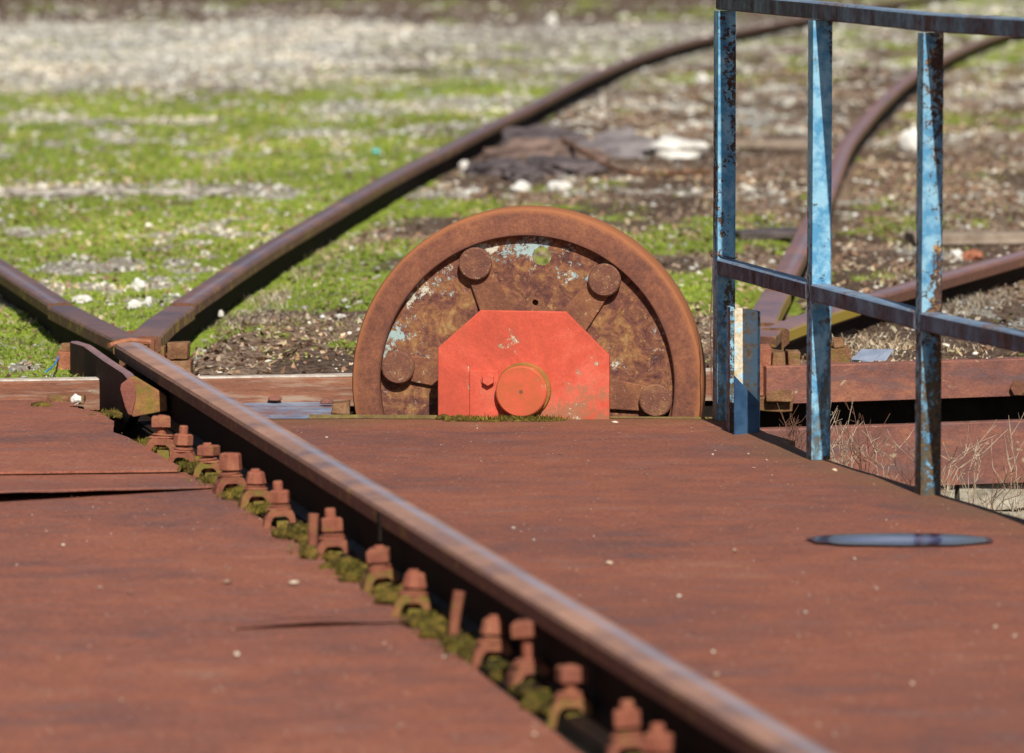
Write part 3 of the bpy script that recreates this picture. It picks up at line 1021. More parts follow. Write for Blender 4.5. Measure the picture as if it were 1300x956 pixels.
# rivets along the foot of the far kerb
rv = MB().blob((0, 0, 0), .022, .022, .014, 2, .06, flat=.002).mesh('rivet')
rv.materials.append(M['girder'])
for px, py in ((13, 505), (302, 504), (384, 502), (349, 505), (430, 500), (415, 509), (240, 506)):
    p = P(px, py + 4)
    o = bpy.data.objects.new('rivet', rv)
    COL.objects.link(o)
    o.parent = deck
    o.location = (p.x, p.y, .0035)

# ------------------------------------------------------------------ kerb beams and pit wall
def beam_between(mb, a, b, z0, z1, depth, lip=0.0, wob=.0025):
    a, b = Vector(a), Vector(b)
    n = Vector((-(b - a).y, (b - a).x, 0)).normalized()
    if n.y < 0: n = -n
    N = 24
    prof = [(0, z0), (0, z1 - .004), (.004, z1), (depth, z1), (depth, z0)]
    vs = []
    for i in range(N + 1):
        c = a.lerp(b, i / N)
        for k, (d, z) in enumerate(prof):
            w = wob * mnoise.noise((i * .7, k * 3, z0 * 50))
            vs.append((c.x + n.x * d, c.y + n.y * d, z + (w if z > z0 else 0)))
    K = len(prof)
    fs = [(i * K + j, i * K + (j + 1) % K, (i + 1) * K + (j + 1) % K, (i + 1) * K + j) for i in range(N) for j in range(K)]
    fs += [tuple(range(K - 1, -1, -1)), tuple(N * K + j for j in range(K))]
    mb.add(vs, fs)


kb = empty('kerb_beam', P(200, 508))
tag(kb, 'long rust streaked kerb beam with a pale top edge, running behind the wheel from the left', 'kerb beam')
kl = kb.location.copy()
A0, A1 = P(-700, 524), P(985, 499)
a_l = A0 - kl; b_l = A1 - kl
a_l.z = b_l.z = 0
mb = MB(); beam_between(mb, a_l, b_l, -.02, .066, .07)
mb.build('beam', M['beam'], kb)
mb = MB()
nn = Vector((-(b_l - a_l).y, (b_l - a_l).x, 0)).normalized()
beam_between(mb, a_l + nn * .006, b_l + nn * .006, .0668, .0715, .06)
mb.build('top_edge', M['beam_top'], kb)
mb = MB(); beam_between(mb, a_l + nn * .02, b_l + nn * .02, -.62, -.021, .1)
mb.build('wall_face', M['shade_black'], kb)

ub = empty('kerb_beam', P(1150, 515, -.02))
tag(ub, 'upper rusty steel beam seen behind the handrail, with a hexagon bolt at its right end', 'kerb beam')
ul = ub.location.copy()
U0, U1 = Q(973, 520, 16.28), Q(1700, 512, 16.95)
au, bu = U0 - ul, U1 - ul
au.z = bu.z = 0
mb = MB(); beam_between(mb, au, bu, 0.0, .112, .05)
mb.build('beam', M['girder'], ub)
mb = MB().lathe([(.0, -.02), (.024, -.02), (.024, 0)], 6, Matrix.Translation(Q(1292, 492, 16.56) - ul))
mb.build('bolt', M['rail_side'], ub)
lb = empty('kerb_beam', P(1150, 620, -.27))
tag(lb, 'lower wide rusty beam under the dark gap, behind the dead weeds', 'kerb beam')
ll = lb.location.copy()
L0, L1 = Q(940, 540, 16.24), Q(1700, 535, 16.92)
al, bl = L0 - ll, L1 - ll
al.z = bl.z = 0
z0 = Q(1150, 619, 16.4).z - ll.z
z1 = Q(1150, 540, 16.4).z - ll.z
mb = MB(); beam_between(mb, al, bl, z0, z1, .05)
mb.build('beam', M['girder'], lb)
# stone pit wall below the beams
pw = empty('pit_wall', (1.2, 16.5, -.6))
tag(pw, 'pale rough stone pit wall showing below the lower beam', 'wall')
pl = pw.location.copy()
W0, W1 = L0.copy(), L1.copy()
wd = (W1 - W0).normalized(); wd.z = 0
wn2 = Vector((-wd.y, wd.x, 0))
mb = MB()
c0, c1 = W0 + wn2 * .12 - pl, W1 + wn2 * .12 - pl
mb2 = MB(); c0.z = c1.z = 0
beam_between(mb2, c0, c1, 0, .655, .06)
mb2.build('backing', M['shade_black'], pw)
sv = []
for row in range(3):
    t = random.uniform(-.2, 0)
    while t < 3.4:
        w = random.uniform(.16, .3)
        h0, h1 = row * .115 + .006, (row + 1) * .115 - .004
        m = MB()
        m.box(0, w - .012, 0, .1, h0, h1, jit=.007)
        me = m.mesh('stone_block')
        base = W0 + wd * t + wn2 * random.uniform(.012, .03) - pl
        bm = bmesh.new(); bm.from_mesh(me)
        bmesh.ops.subdivide_edges(bm, edges=bm.edges, cuts=2, use_grid_fill=True)
        for v in bm.verts: v.co += mnoise.noise_vector(v.co * 16 + Vector((t * 9, row * 5, 0))) * .008
        bm.to_mesh(me); bm.free()
        o = link('stone_block', me, M['stone'], pw)
        o.location = (base.x, base.y, 0)
        o.rotation_euler = (0, 0, math.atan2(wd.y, wd.x))
        t += w


# ------------------------------------------------------------------ rails
HW, HH, RT = .043, .040, .165        # half head, head depth, rail height
PROF = [(-.006, .0022), (-.022, .001), (-.031, 0.0), (-HW + .004, -.002), (-HW, -.010), (-HW + .001, -HH), (-.012, -HH - .014), (-.009, -HH - .03), (-.009, -RT + .03), (-.03, -RT + .016), (-.078, -RT + .008), (-.078, -RT),
        (.078, -RT), (.078, -RT + .008), (.03, -RT + .016), (.009, -RT + .03), (.009, -HH - .03), (.012, -HH - .014), (HW - .001, -HH), (HW, -.010), (HW - .004, -.002), (.031, 0.0), (.022, .001), (.014, .0018), (.004, .0024)]


def catmull(pts, step):
    pts = [Vector(p) for p in pts]
    pts = [pts[0] * 2 - pts[1]] + pts + [pts[-1] * 2 - pts[-2]]
    out = []
    for i in range(1, len(pts) - 2):
        a, b, c, d = pts[i - 1:i + 3]
        n = max(2, int((c - b).length / step))
        for k in range(n):
            t = k / n
            out.append(.5 * ((2 * b) + (c - a) * t + (2 * a - 5 * b + 4 * c - d) * t * t + (3 * b - a - 3 * c + d) * t ** 3))
    out.append(pts[-2])
    return out


def rail_bar(name, pts, z, mat, parent, step=.4, prof=PROF, origin=None, wid=1.0, raw=False):
    pl_ = [Vector((p[0], p[1], z)) for p in (pts if raw else catmull([Vector((p[0], p[1], 0)) for p in pts], step))]
    og = origin or Vector((0, 0, 0))
    K = len(prof)
    vs = []
    for i, p in enumerate(pl_):
        d = pl_[min(i + 1, len(pl_) - 1)] - pl_[max(i - 1, 0)]
        d.z = 0
        d.normalize()
        r = Vector((d.y, -d.x, 0))
        w = wid if not callable(wid) else wid(i / (len(pl_) - 1))
        for k, (s, h) in enumerate(prof):
            q = p + r * s * w + Vector((0, 0, h + .0012 * mnoise.noise((i * .8, k, 2)))) - og
            vs.append(tuple(q))
    fs = [(i * K + j, i * K + (j + 1) % K, (i + 1) * K + (j + 1) % K, (i + 1) * K + j) for i in range(len(pl_) - 1) for j in range(K)]
    fs += [tuple(range(K)), tuple((len(pl_) - 1) * K + j for j in range(K - 1, -1, -1))]
    mb = MB().add(vs, fs)
    o = mb.build(name, mat, parent)
    o.data.materials.append(M['rail_side'])
    for p in o.data.polygons:
        if len(p.vertices) > 4: p.material_index = 1
    at = o.data.attributes.new('band', 'FLOAT', 'POINT')
    bl = [max(0, 1 - abs(s_ - .012) / .016) if h_ > -.001 else 0 for s_, h_ in prof]
    at.data.foreach_set('value', bl * len(pl_))
    return o


# bridge rail
br = empty('bridge_rail', on_rail(16.2), 0)
tag(br, 'nearest long rusty rail crossing the turntable deck diagonally, bolted down by a row of clamps', 'rail')
og = Vector(br.location)
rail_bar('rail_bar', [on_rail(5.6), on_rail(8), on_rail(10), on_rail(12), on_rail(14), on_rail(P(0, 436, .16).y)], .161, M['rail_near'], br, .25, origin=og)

q = on_rail(P(523, 655, .14).y, -.0435)
m = MB(); m.box(-.003, .002, -.012, .012, .088, .147)
o = m.build('joint_wire', M['shade_black'], br)
o.location = Vector((q.x, q.y, 0)) - og
o.rotation_euler = (0, 0, BR)
# clamps with nuts beside the bridge rail
def clamp_meshes():
    # opening faces -Y: an arched saddle over a block
    m = MB()
    out = [(-.047, -.006), (-.038, .030), (-.026, .047), (-.020, .050), (.021, .050), (.032, .045), (.037, .034), (.042, -.006)]
    inn = [(.026, -.006), (.023, .022), (.019, .029), (.012, .033), (-.013, .033), (-.019, .028), (-.024, .018), (-.029, -.006)]
    ring = out + inn
    m.prism(ring, -.030, .032)
    sad = m.mesh('saddle'); sad.materials.append(M['clamp'])
    sad2 = sad.copy(); sad2.materials.clear(); sad2.materials.append(M['clamp_moss2'])
    m = MB(); m.box(-.010, .0215, -.026, .03, -.006, .020, jit=.002)
    blk = m.mesh('foot_block'); blk.materials.append(M['clamp_moss'])
    m = MB(); m.lathe([(.0, .0485), (.030, .0485), (.032, .052), (.030, .0555), (.0, .0555)], 18, Matrix.Rotation(R(90), 4, 'X') @ Matrix.Scale(1, 4))
    # lathe axis is +Y: turn it upright
    m2 = MB(); m2.add([(v[0], v[1], abs(v[2])) for v in m.v], m.f)
    was = m2.mesh('washer'); was.materials.append(M['clamp_red'])
    return sad, sad2, blk, was


SAD, SAD2, BLK, WAS = clamp_meshes()


def upright(r, z0, z1, n, taper=1.0, rot=0.0):
    m = MB()
    vs, fs = [], []
    prof = [(r * .88, z0), (r, z0 + .002), (r * taper, z1 - .004), (r * taper * .82, z1)]
    K = 4
    for i in range(n):
        a = 2 * math.pi * i / n + rot
        for rr, z in prof: vs.append((rr * math.cos(a), rr * math.sin(a), z))
    for i in range(n):
        for j in range(K - 1):
            i2 = (i + 1) % n
            fs.append((i * K + j, i2 * K + j, i2 * K + j + 1, i * K + j + 1))
    fs.append(tuple(i * K for i in range(n - 1, -1, -1)))
    fs.append(tuple(i * K + K - 1 for i in range(n)))
    return m.add(vs, fs)


def mesh_of(mbx, name, mat):
    me = mbx.mesh(name)
    me.materials.append(mat)
    return me


NUT = {'hex': mesh_of(upright(.028, .061, .094, 6, .98, .2), 'nut', M['clamp_red']),
       'tall': mesh_of(upright(.031, .060, .105, 6, .93, .1), 'nut', M['clamp_red']),
       'square': mesh_of(upright(.034, .062, .092, 4, 1, .82), 'nut', M['clamp']),
       'round': mesh_of(upright(.028, .060, .092, 8, .8, 0), 'nut', M['clamp_red'])}
BOLT = mesh_of(upright(.0135, .03, .112, 10, .95), 'bolt', M['clamp_red'])
WASH = mesh_of(upright(.033, .0485, .0545, 16), 'washer', M['clamp_red'])
WASH2 = mesh_of(upright(.029, .0545, .0605, 16), 'washer', M['clamp'])


def put(name, me, parent, loc=(0, 0, 0), rot=(0, 0, 0), sc=1.0):
    o = bpy.data.objects.new(name, me)
    COL.objects.link(o)
    o.parent = parent
    o.location = loc
    o.rotation_euler = rot
    o.scale = (sc, sc, sc)
    return o


CL = [(203, 578, 'square', 0, 1.08, 1), (230, 592, 'hex', .008, .95, 0), (264, 606, 'square', 0, .95, 0), (292, 626, 'tall', 0, 1.0, 0), (324, 643, 'round', 0, .98, 0),
      (355, 668, 'hex', .008, .95, 0), (422, 708, 'hex', .006, 1.0, 0), (484, 748, 'square', 0, 1.0, 0), (524, 781, 'round', 0, 1.0, 0), (626, 843, 'round', .0, 1.0, 0),
      (674, 872, 'square', .0, 1.0, 2), (726, 915, 'square', 0, 1.0, 1), (800, 968, 'hex', 0, 1.0, 0), (835, 1000, 'hex', 0, 1.0, 0)]
clamp_pts = []
for i, (px, py, kind, up, s, tall) in enumerate(CL):
    p = P(px, py)
    yc = p.y + .03
    # sit on the girder shoulder
    s *= .96
    o = put('clamp', SAD2 if i in (2, 4, 7, 8, 11) else SAD, br, Vector((p.x, yc, -.008)) - og, (random.uniform(-.05, .05), random.uniform(-.06, .06), BR * .4 + random.uniform(-.12, .12)), s)
    clamp_pts.append(Vector((p.x, yc, 0)))
    put('foot_block', BLK, o, (0, 0, 0))
    dz = (.004, .014, .042)[tall]
    put('washer', WASH, o, (0, 0, 0), (random.uniform(-.05, .05), random.uniform(-.05, .05), 0))
    put('washer', WASH2, o, (.001, 0, 0), (random.uniform(-.06, .06), random.uniform(-.06, .06), 0))
    put('nut', NUT[kind], o, (0, 0, dz), (random.uniform(-.05, .05), random.uniform(-.05, .05), random.uniform(-.5, .5)))
    put('bolt', BOLT, o, (0, 0, up + dz * .6 - (.012 if kind in ('square', 'round', 'tall') else 0)))

for px, py, h, lean, lab in ((396, 703, .088, .04, 'thin rusty spike standing up between the clamps, the farther of two'),
                             (573, 815, .098, .16, 'leaning rusty spike standing up between the clamps, the nearer of two')):
    p = P(px, py)
    m = MB()
    m.tube([(0, 0, -.02), (lean * h * .5, 0, h * .5), (lean * h, 0, h)], [.0115, .0115, .0125], 8)
    o = m.build('steel_spike', M['clamp'], None, bevel=.0015)
    o.location = (p.x, p.y + .02, 0)
    tag(o, lab, 'spike', 'spikes between the rail clamps')

# moss between clamps and by the kerb
mb = MB()
mp = [P(a, b, -.008) for a, b in ((243, 598), (276, 618), (306, 635), (340, 655), (376, 684), (405, 708), (450, 730), (462, 740), (502, 765), (545, 795), (560, 808), (590, 826), (605, 838), (650, 862), (700, 900), (188, 572))]
for p in mp:
    for _ in range(7):
        r = random.uniform(.012, .026)
        mb.blob((p.x + random.uniform(-.035, .035), p.y + random.uniform(-.06, .1), random.uniform(-.006, .006)), r * 1.2, r * 1.2, r * .8, 2, .35, 3)
for cx, cy, n, sp in ((148, 528, 9, .045), (575, 534, 5, .03), (125, 531, 3, .02)):
    p = P(cx, cy)
    for _ in range(n):
        r = random.uniform(.008, .018)
        mb.blob((p.x + random.uniform(-sp, sp), p.y + random.uniform(-.05, .05), .004), r * 1.4, r * 1.4, r * .7, 2, .3, 3)
for k in range(44):
    px = random.uniform(572, 712)
    p = P(px, 534 + random.uniform(-1.5, 1.5))
    r = random.uniform(.008, .016)
    mb.blob((p.x, p.y, .001), r * 1.6, r * 1.2, r * (.55 if px > 640 else .35), 2, .3, 3)
bed = [P(a, b, -.012) for a, b in ((222, 590), (268, 614), (306, 637), (345, 660), (385, 690), (420, 716), (462, 742), (505, 770), (550, 802), (606, 842), (660, 872), (720, 920))]
for a_, b_ in zip(bed[:-1], bed[1:]):
    L_ = (b_ - a_).length
    for k in range(int(L_ / .012)):
        q = a_.lerp(b_, random.random())
        r = random.uniform(.008, .02)
        mb.blob((q.x + random.gauss(.012, .018), q.y + random.gauss(.02, .03), random.uniform(-.012, .004)), r * 1.5, r * 1.5, r * .8, 1, .35, 3)
o = mb.build('moss', M['moss'], None, smooth=True)
tag(o, 'olive green moss cushions between the rail clamps and at the foot of the red housing', 'moss', None, 'stuff')

# moss fuzz
def fuzz():
    pts = []
    for p in mp:
        n = 260
        pts.append(np.stack([p.x + RNG.normal(0, .026, n), p.y + RNG.normal(.02, .05, n), np.full(n, .006)], -1))
    for a, b in ((600, 534), (640, 534), (670, 534), (690, 534), (148, 526), (125, 531)):
        p = P(a, b); n = 160
        pts.append(np.stack([p.x + RNG.normal(0, .03, n), p.y + RNG.normal(0, .02, n), np.full(n, .004)], -1))
    c = np.concatenate(pts)
    n = len(c)
    h = .006 + .009 * RNG.random(n)
    a = RNG.random(n) * 6.28
    w = .0022
    W = np.stack([np.cos(a) * w, np.sin(a) * w, np.zeros(n)], -1)
    tip = c + np.stack([RNG.normal(0, .005, n), RNG.normal(0, .005, n), h], -1)
    co = np.stack([c - W, c + W, tip], 1).reshape(-1, 3)
    me = bpy.data.meshes.new('moss_fuzz')
    fill_mesh(me, co, np.arange(n * 3).reshape(-1, 3))
    m = island_mat('moss fuzz', [(0, (0.06, 0.045, 0.012)), (.5, (0.15, 0.11, 0.02)), (.8, (0.13, 0.15, 0.02)), (1, (0.3, 0.21, 0.04))], trans=.2)
    tag(link('moss_fuzz', me, m), 'fine green shoots on the moss cushions along the clamps', 'moss', None, 'stuff')


fuzz()

# ------------------------------------------------------------------ outer rails
ra = empty('outer_rail', P(0, 335, .16) * 1)
ra.location.z = 0
tag(ra, 'rusty rail entering from the left edge in line with the deck rail', 'rail')
og = Vector(ra.location)
a1, a2 = P(-2, 335, .16), P(77, 386, .16)
dd = (a1 - a2).normalized()
rail_bar('rail_bar', [a1 + dd * 22, a1 + dd * 10, a1 + dd * 4, a1, a2], .162, M['rail_far'], ra, .4, origin=og)

rb = empty('outer_rail', Vector((RB[3][0], RB[3][1], 0)))
tag(rb, 'long rusty rail curving from the left crossing away to the upper right, mossy near side', 'rail')
og = Vector(rb.location)
pts = [Vector((q[0], q[1], 0)) for q in RB]
b1 = P(231, 386, .16)
far_d = (pts[-1] - pts[-2]).normalized()
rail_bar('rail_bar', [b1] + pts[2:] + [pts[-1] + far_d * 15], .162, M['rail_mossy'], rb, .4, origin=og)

rc = empty('outer_rail', Vector((RC[3][0], RC[3][1], 0)))
tag(rc, 'reddish rail curving up behind the second and third handrail posts', 'rail')
og = Vector(rc.location)
pts = [Vector((q[0], q[1], 0)) for q in RC]
far_d = (pts[-1] - pts[-2]).normalized()
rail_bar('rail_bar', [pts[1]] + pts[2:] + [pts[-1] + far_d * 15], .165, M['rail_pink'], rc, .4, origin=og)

rd = empty('outer_rail', P(1200, 350, .0))
rd.location.z = 0
tag(rd, 'short straight rail running to the right edge behind the third post', 'rail')
og = Vector(rd.location)
d0, d1 = P(1078, 382, .16), P(1300, 320, .16)
dd = (d1 - d0).normalized()
rail_bar('rail_bar', [d0, d0.lerp(d1, .5), d1, d1 + dd * 8], .160, M['rail_pink2'], rd, .4, origin=og)

# crossings: the two wing rails that meet at the turntable edge
FROG = [(-.034, 0.0), (-.046, -.003), (-.050, -.010), (-.050, -.045), (-.03, -.06), (-.03, -RT + .02), (-.085, -RT + .01), (-.085, -RT), (.085, -RT), (.085, -RT + .01), (.03, -RT + .02), (.03, -.06), (.050, -.045), (.050, -.010), (.046, -.003), (.034, 0.0)]
x1 = empty('rail_crossing', P(160, 432, .0)); x1.location = Vector((*P(160, 432, .16)[:2], 0))
tag(x1, 'left rail crossing where two rusty rails meet at the deck end', 'rail crossing')
og = Vector(x1.location)
c_end = P(163, 428.5, .16)
rail_bar('wing_rail', [P(78.5, 387, .16), P(120, 408, .16), c_end], .158, M['rail_far'], x1, .08, prof=FROG, origin=og, wid=.93)
rail_bar('wing_rail', [P(229, 388, .16), P(203, 406, .16), P(183, 426, .16)], .1585, M['rail_mossy2'], x1, .08, prof=FROG, origin=og, wid=lambda t: .95 + .05 * t)
# filling web between the two wings
m = MB()
a, b, c, d = P(150, 428, .16), P(196, 430, .16), P(200, 412, .16), P(160, 417, .16)
m.add([(p.x - og.x, p.y - og.y, z) for z in (0.02, .152) for p in (a, b, c, d)], [(0, 3, 2, 1), (4, 5, 6, 7), (0, 1, 5, 4), (1, 2, 6, 5), (2, 3, 7, 6), (3, 0, 4, 7)])
m.build('filler_block', M['clamp'], x1, bevel=.004)
# rusty lip of the joint
m = MB()
a, b = P(139, 433.5, .16), P(190, 430.5, .16)
m.tube([(a.x - og.x, a.y - og.y, .148), ((a.x + b.x) / 2 - og.x, (a.y + b.y) / 2 - og.y + .005, .158), (b.x - og.x, b.y - og.y, .150)], [.008, .01, .009], 8)
m.build('joint_lip', mat := rust_mat('bright joint rust', (0.3, 0.11, 0.06), (0.42, 0.17, 0.09), (0.5, 0.26, 0.14), 22), x1)

x2 = empty('rail_crossing', Vector((*P(972, 418, .16)[:2], 0)))
tag(x2, 'right rail crossing with bright yellow lichen on its sides behind the blue posts', 'rail crossing')
og = Vector(x2.location)
rail_bar('wing_rail', [P(986.5, 368, .16), P(975, 388, .16), P(966, 410, .16)], .161, M['rail_yellow'], x2, .08, prof=FROG, origin=og, wid=.95)
rail_bar('wing_rail', [P(1076, 382.6, .16), P(1035, 396, .16), P(984, 415, .16)], .156, M['rail_yellow'], x2, .08, prof=FROG, origin=og, wid=.9)
m = MB()
a, b, c, d = P(952, 421, .16), P(985, 423, .16), P(1004, 403, .16), P(972, 403, .16)
m.add([(p.x - og.x, p.y - og.y, z) for z in (0.0, .150) for p in (a, b, c, d)], [(0, 3, 2, 1), (4, 5, 6, 7), (0, 1, 5, 4), (1, 2, 6, 5), (2, 3, 7, 6), (3, 0, 4, 7)])
m.build('filler_block', M['rail_pink'], x2, bevel=.004)


# chairs: rusty castings holding the crossings
def casting(name, boxes, loc, mat, label, cat='rail chair', rz=0):
    o = empty(name, loc, rz)
    tag(o, label, cat)
    for nm, (x0, x1_, y0, y1, z0, z1), mt in boxes:
        m = MB()
        m.box(x0, x1_, y0, y1, z0, z1, jit=.003)
        me = m.mesh(nm)
        bm = bmesh.new(); bm.from_mesh(me)
        bmesh.ops.subdivide_edges(bm, edges=bm.edges, cuts=3, use_grid_fill=True)
        for v in bm.verts: v.co += mnoise.noise_vector(v.co * 30) * .004
        bm.to_mesh(me); bm.free()
        link(nm, me, mt, o, bevel=.003)
    return o


M['casting'] = rust_mat('casting rust', (0.12, 0.06, 0.035), (0.25, 0.12, 0.06), (0.36, 0.22, 0.12), 20, moss=.25, bump=.9)
M['bright'] = rust_mat('orange scale', (0.25, 0.09, 0.06), (0.38, 0.14, 0.08), (0.55, 0.24, 0.14), 24, bump=.9)
p = Q(222, 470, 16.62); p.z = .0
casting('rail_chair', [('base', (-.05, .05, -.03, .1, .0, .085), M['casting']), ('shoulder', (-.022, .040, -.02, .08, .088, .135), M['casting']),
                       ('wedge', (-.062, -.028, -.02, .06, .02, .125), M['casting'])], (p.x, p.y, 0), None, 'rusty stacked rail chair under the left crossing, just behind the kerb')
p = Q(200, 450, 16.75)
casting('rail_chair', [('base', (-.03, .03, -.02, .08, .0, .09), M['bright']), ('nut', (-.02, .018, -.01, .03, .092, .118), M['bright'])], (p.x, p.y, 0), None, 'small orange rusted block beside the deck rail joint at the left crossing')
p = Q(90, 450, 16.75)
casting('rail_chair', [('base', (-.04, .035, -.02, .1, .0, .10), M['bright']), ('lug', (-.03, .02, -.01, .06, .102, .125), M['casting'])], (p.x, p.y, 0), None, 'rusty block behind the kerb at the far end of the guard plate')
p = Q(985, 500, 16.3)
casting('rail_chair', [('base', (-.075, .05, -.02, .15, -.04, .0), M['casting']), ('pillar', (-.075, -.015, .0, .15, .002, .145), M['bright']),
                       ('post_block', (-.010, .03, .02, .16, .0, .13), M['casting']), ('wedge', (.035, .075, .03, .12, .06, .132), M['casting']),
                       ('lug', (-.03, .045, -.05, -.021, -.01, .02), M['casting'])], (p.x, p.y, 0), None, 'heavy rust flaked rail chair under the yellow right crossing')
p = Q(1050, 440, 16.75)
casting('rail_chair', [('base', (-.03, .07, -.02, .1, .04, .11), M['casting']), ('bolt_head', (.02, .05, -.02, .04, .112, .14), M['casting'])], (p.x, p.y, 0), None, 'mossy rail fastening under the yellow sided wing rail')

# ------------------------------------------------------------------ guard plate left of the deck rail
gd = empty('guard_plate', P(160, 545))
tag(gd, 'bent steel guard plate beside the deck rail end, its near face red and mossy', 'guard plate')
og = Vector(gd.location)
tp = [P(93, 433, .145), P(110, 438, .145), P(135, 456, .135), P(160, 472, .13), P(172, 486, .125)]
m = MB()
vs = []
for i, q in enumerate(tp):
    t = i / (len(tp) - 1)
    for dx, z in ((-.010, -.13 + .17 * t * t), (-.010, q.z - .004), (-.004, q.z), (.012, q.z), (.018, q.z - .004), (.018, -.13 + .17 * t * t)):
        vs.append((q.x + dx - og.x, q.y - og.y, z + .002 * mnoise.noise((i * 4, dx * 90, 0))))
K = 6
fs = [(i * K + j, i * K + (j + 1) % K, (i + 1) * K + (j + 1) % K, (i + 1) * K + j) for i in range(len(tp) - 1) for j in range(K)]
fs += [tuple(range(K)), tuple((len(tp) - 1) * K + j for j in range(K - 1, -1, -1))]
m.add(vs, fs)
sp = m.build('side_plate', M['guard'], gd)
sp.data.materials.append(M['guard_top_lit'])
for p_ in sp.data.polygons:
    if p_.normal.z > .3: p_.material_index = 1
# near face, folded to the right
Yg = tp[-1].y - .01
f = [Q(x, y, Yg) for x, y in ((166, 478), (155, 487), (154, 494), (160, 516), (163, 526), (170, 529), (213, 521), (212, 502), (190, 489), (172, 478))]
m = MB()
m.prism([(q.x - og.x, q.z) for q in f], Yg - .012 - og.y, Yg + .012 - og.y)
m.build('end_plate', M['guard_end'], gd, bevel=.003)
f2 = [Q(x, y, Yg) for x, y in ((154, 487), (153, 494), (159, 516), (163, 525.5), (168, 527), (170, 518), (172.5, 508), (173, 497), (170, 485), (163, 480))]
m = MB()
m.prism([(q.x - og.x, q.z) for q in f2], Yg - .019 - og.y, Yg - .0125 - og.y)
m.build('folded_edge', rust_mat('pink rust', (0.19, 0.07, 0.055), (0.25, 0.09, 0.065), (0.29, 0.12, 0.08), 8), gd, bevel=.003)

# ------------------------------------------------------------------ wheel
WY = 15.72
wc = Q(668.5, 487.5, WY)
wheel = empty('turntable_wheel', wc, R(-7))
tag(wheel, 'big rusty spoked steel wheel standing half sunk in a slot of the deck', 'wheel')
m = MB()
m.lathe([(.424, 0), (.427, -.003), (.494, -.003), (.502, .001), (.506, .010), (.506, .110), (.502, .124), (.43, .124), (.424, .116)], 160, ring=True)
link('tyre', m.mesh('tyre'), M['tyre'], wheel, smooth=False)
bpy.data.objects['tyre'].data.polygons.foreach_set('use_smooth', [True] * len(bpy.data.objects['tyre'].data.polygons))
es = bpy.data.objects['tyre'].modifiers.new('edge', 'EDGE_SPLIT'); es.split_angle = R(35)


def disc_mesh():
    bm = bmesh.new()
    outer = [bm.verts.new((.4285 * math.cos(2 * math.pi * i / 120), .025, .4285 * math.sin(2 * math.pi * i / 120))) for i in range(120)]
    holes = []
    for cx, cz, r, n in ((.041, .365, .027, 28), (.022, .232, .009, 14), (0, 0, .05, 24)):
        holes.append([bm.verts.new((cx + r * math.cos(2 * math.pi * i / n), .025, cz + r * math.sin(2 * math.pi * i / n))) for i in range(n)])
    edges = []
    for loop in [outer] + holes:
        for i in range(len(loop)): edges.append(bm.edges.new((loop[i], loop[(i + 1) % len(loop)])))
    bmesh.ops.triangle_fill(bm, edges=edges, use_beauty=True)
    # keep only faces outside the holes
    kill = []
    for f in bm.faces:
        c = f.calc_center_median()
        for cx, cz, r in ((.041, .365, .027), (.022, .232, .009), (0, 0, .05)):
            if math.hypot(c.x - cx, c.z - cz) < r * .98 and all(any(v in h for h in [hh]) for hh in holes for v in f.verts): kill.append(f); break
    if kill: bmesh.ops.delete(bm, geom=list(set(kill)), context='FACES_ONLY')
    ret = bmesh.ops.extrude_face_region(bm, geom=list(bm.faces))
    for v in [g for g in ret['geom'] if isinstance(g, bmesh.types.BMVert)]: v.co.y += .016
    bmesh.ops.recalc_face_normals(bm, faces=bm.faces)
    me = bpy.data.meshes.new('disc')
    bm.to_mesh(me); bm.free()
    return me


def disc_material():
    t = NT('peeling disc')
    v = t.coord()
    sx = t.n('ShaderNodeSeparateXYZ'); t.L(v, sx.inputs[0])
    rr = t.math('SQRT', t.math('ADD', t.math('POWER', sx.outputs[0], 2), t.math('POWER', sx.outputs[2], 2)))
    big = t.noise(v, 4, 5, .6, .3); med = t.noise(v, 17, 9, .78, .6); fin = t.noise(v, 70, 5, .75)
    c = t.ramp(med, [(.34, (0.07, 0.035, 0.034)), (.47, (0.17, 0.07, 0.052)), (.57, (0.28, 0.13, 0.06)), (.67, (0.38, 0.24, 0.10))])
    c = t.mix(.5, c, t.ramp(fin, [(.35, (.5, .5, .5)), (.65, (1.5, 1.45, 1.4))]), 'MULTIPLY')
    ring = t.math('MULTIPLY', t.ramp(rr, [(.30, 0.0), (.345, .6), (.40, 1.0), (.43, .9)]), t.ramp(sx.outputs[2], [(.06, .2), (.14, 1.0)]))
    leftish = t.ramp(sx.outputs[0], [(.0, 1.0), (.14, .75), (.22, .32), (.3, .05)])
    mk = t.math('MULTIPLY', ring, leftish)
    lv = t.math('ADD', t.math('ADD', t.math('MULTIPLY', t.noise(v, 9, 3, .6, .3), .4), t.math('MULTIPLY', t.noise(v, 42, 9, .85, .2), .6)), t.math('MULTIPLY', mk, .095))
    oc = t.ramp(t.noise(v, 38, 8, .85, .3), [(.57, 0.0), (.62, .8)])
    c = t.mix(oc, c, (0.45, 0.25, 0.09))
    pm = t.ramp(lv, [(.598, 0.0), (.613, 1.0)])
    pc = t.mix(t.ramp(t.noise(v, 11, 3, .5), [(.45, 0.0), (.55, 1.0)]), (0.36, 0.48, 0.47), (0.62, 0.58, 0.46))
    c = t.mix(pm, c, pc)
    n = t.bump(med, .6, .006); n = t.bump(fin, .5, .003, n); n = t.bump(pm, .4, .002, n)
    return t.done(c, .85, n, .08)


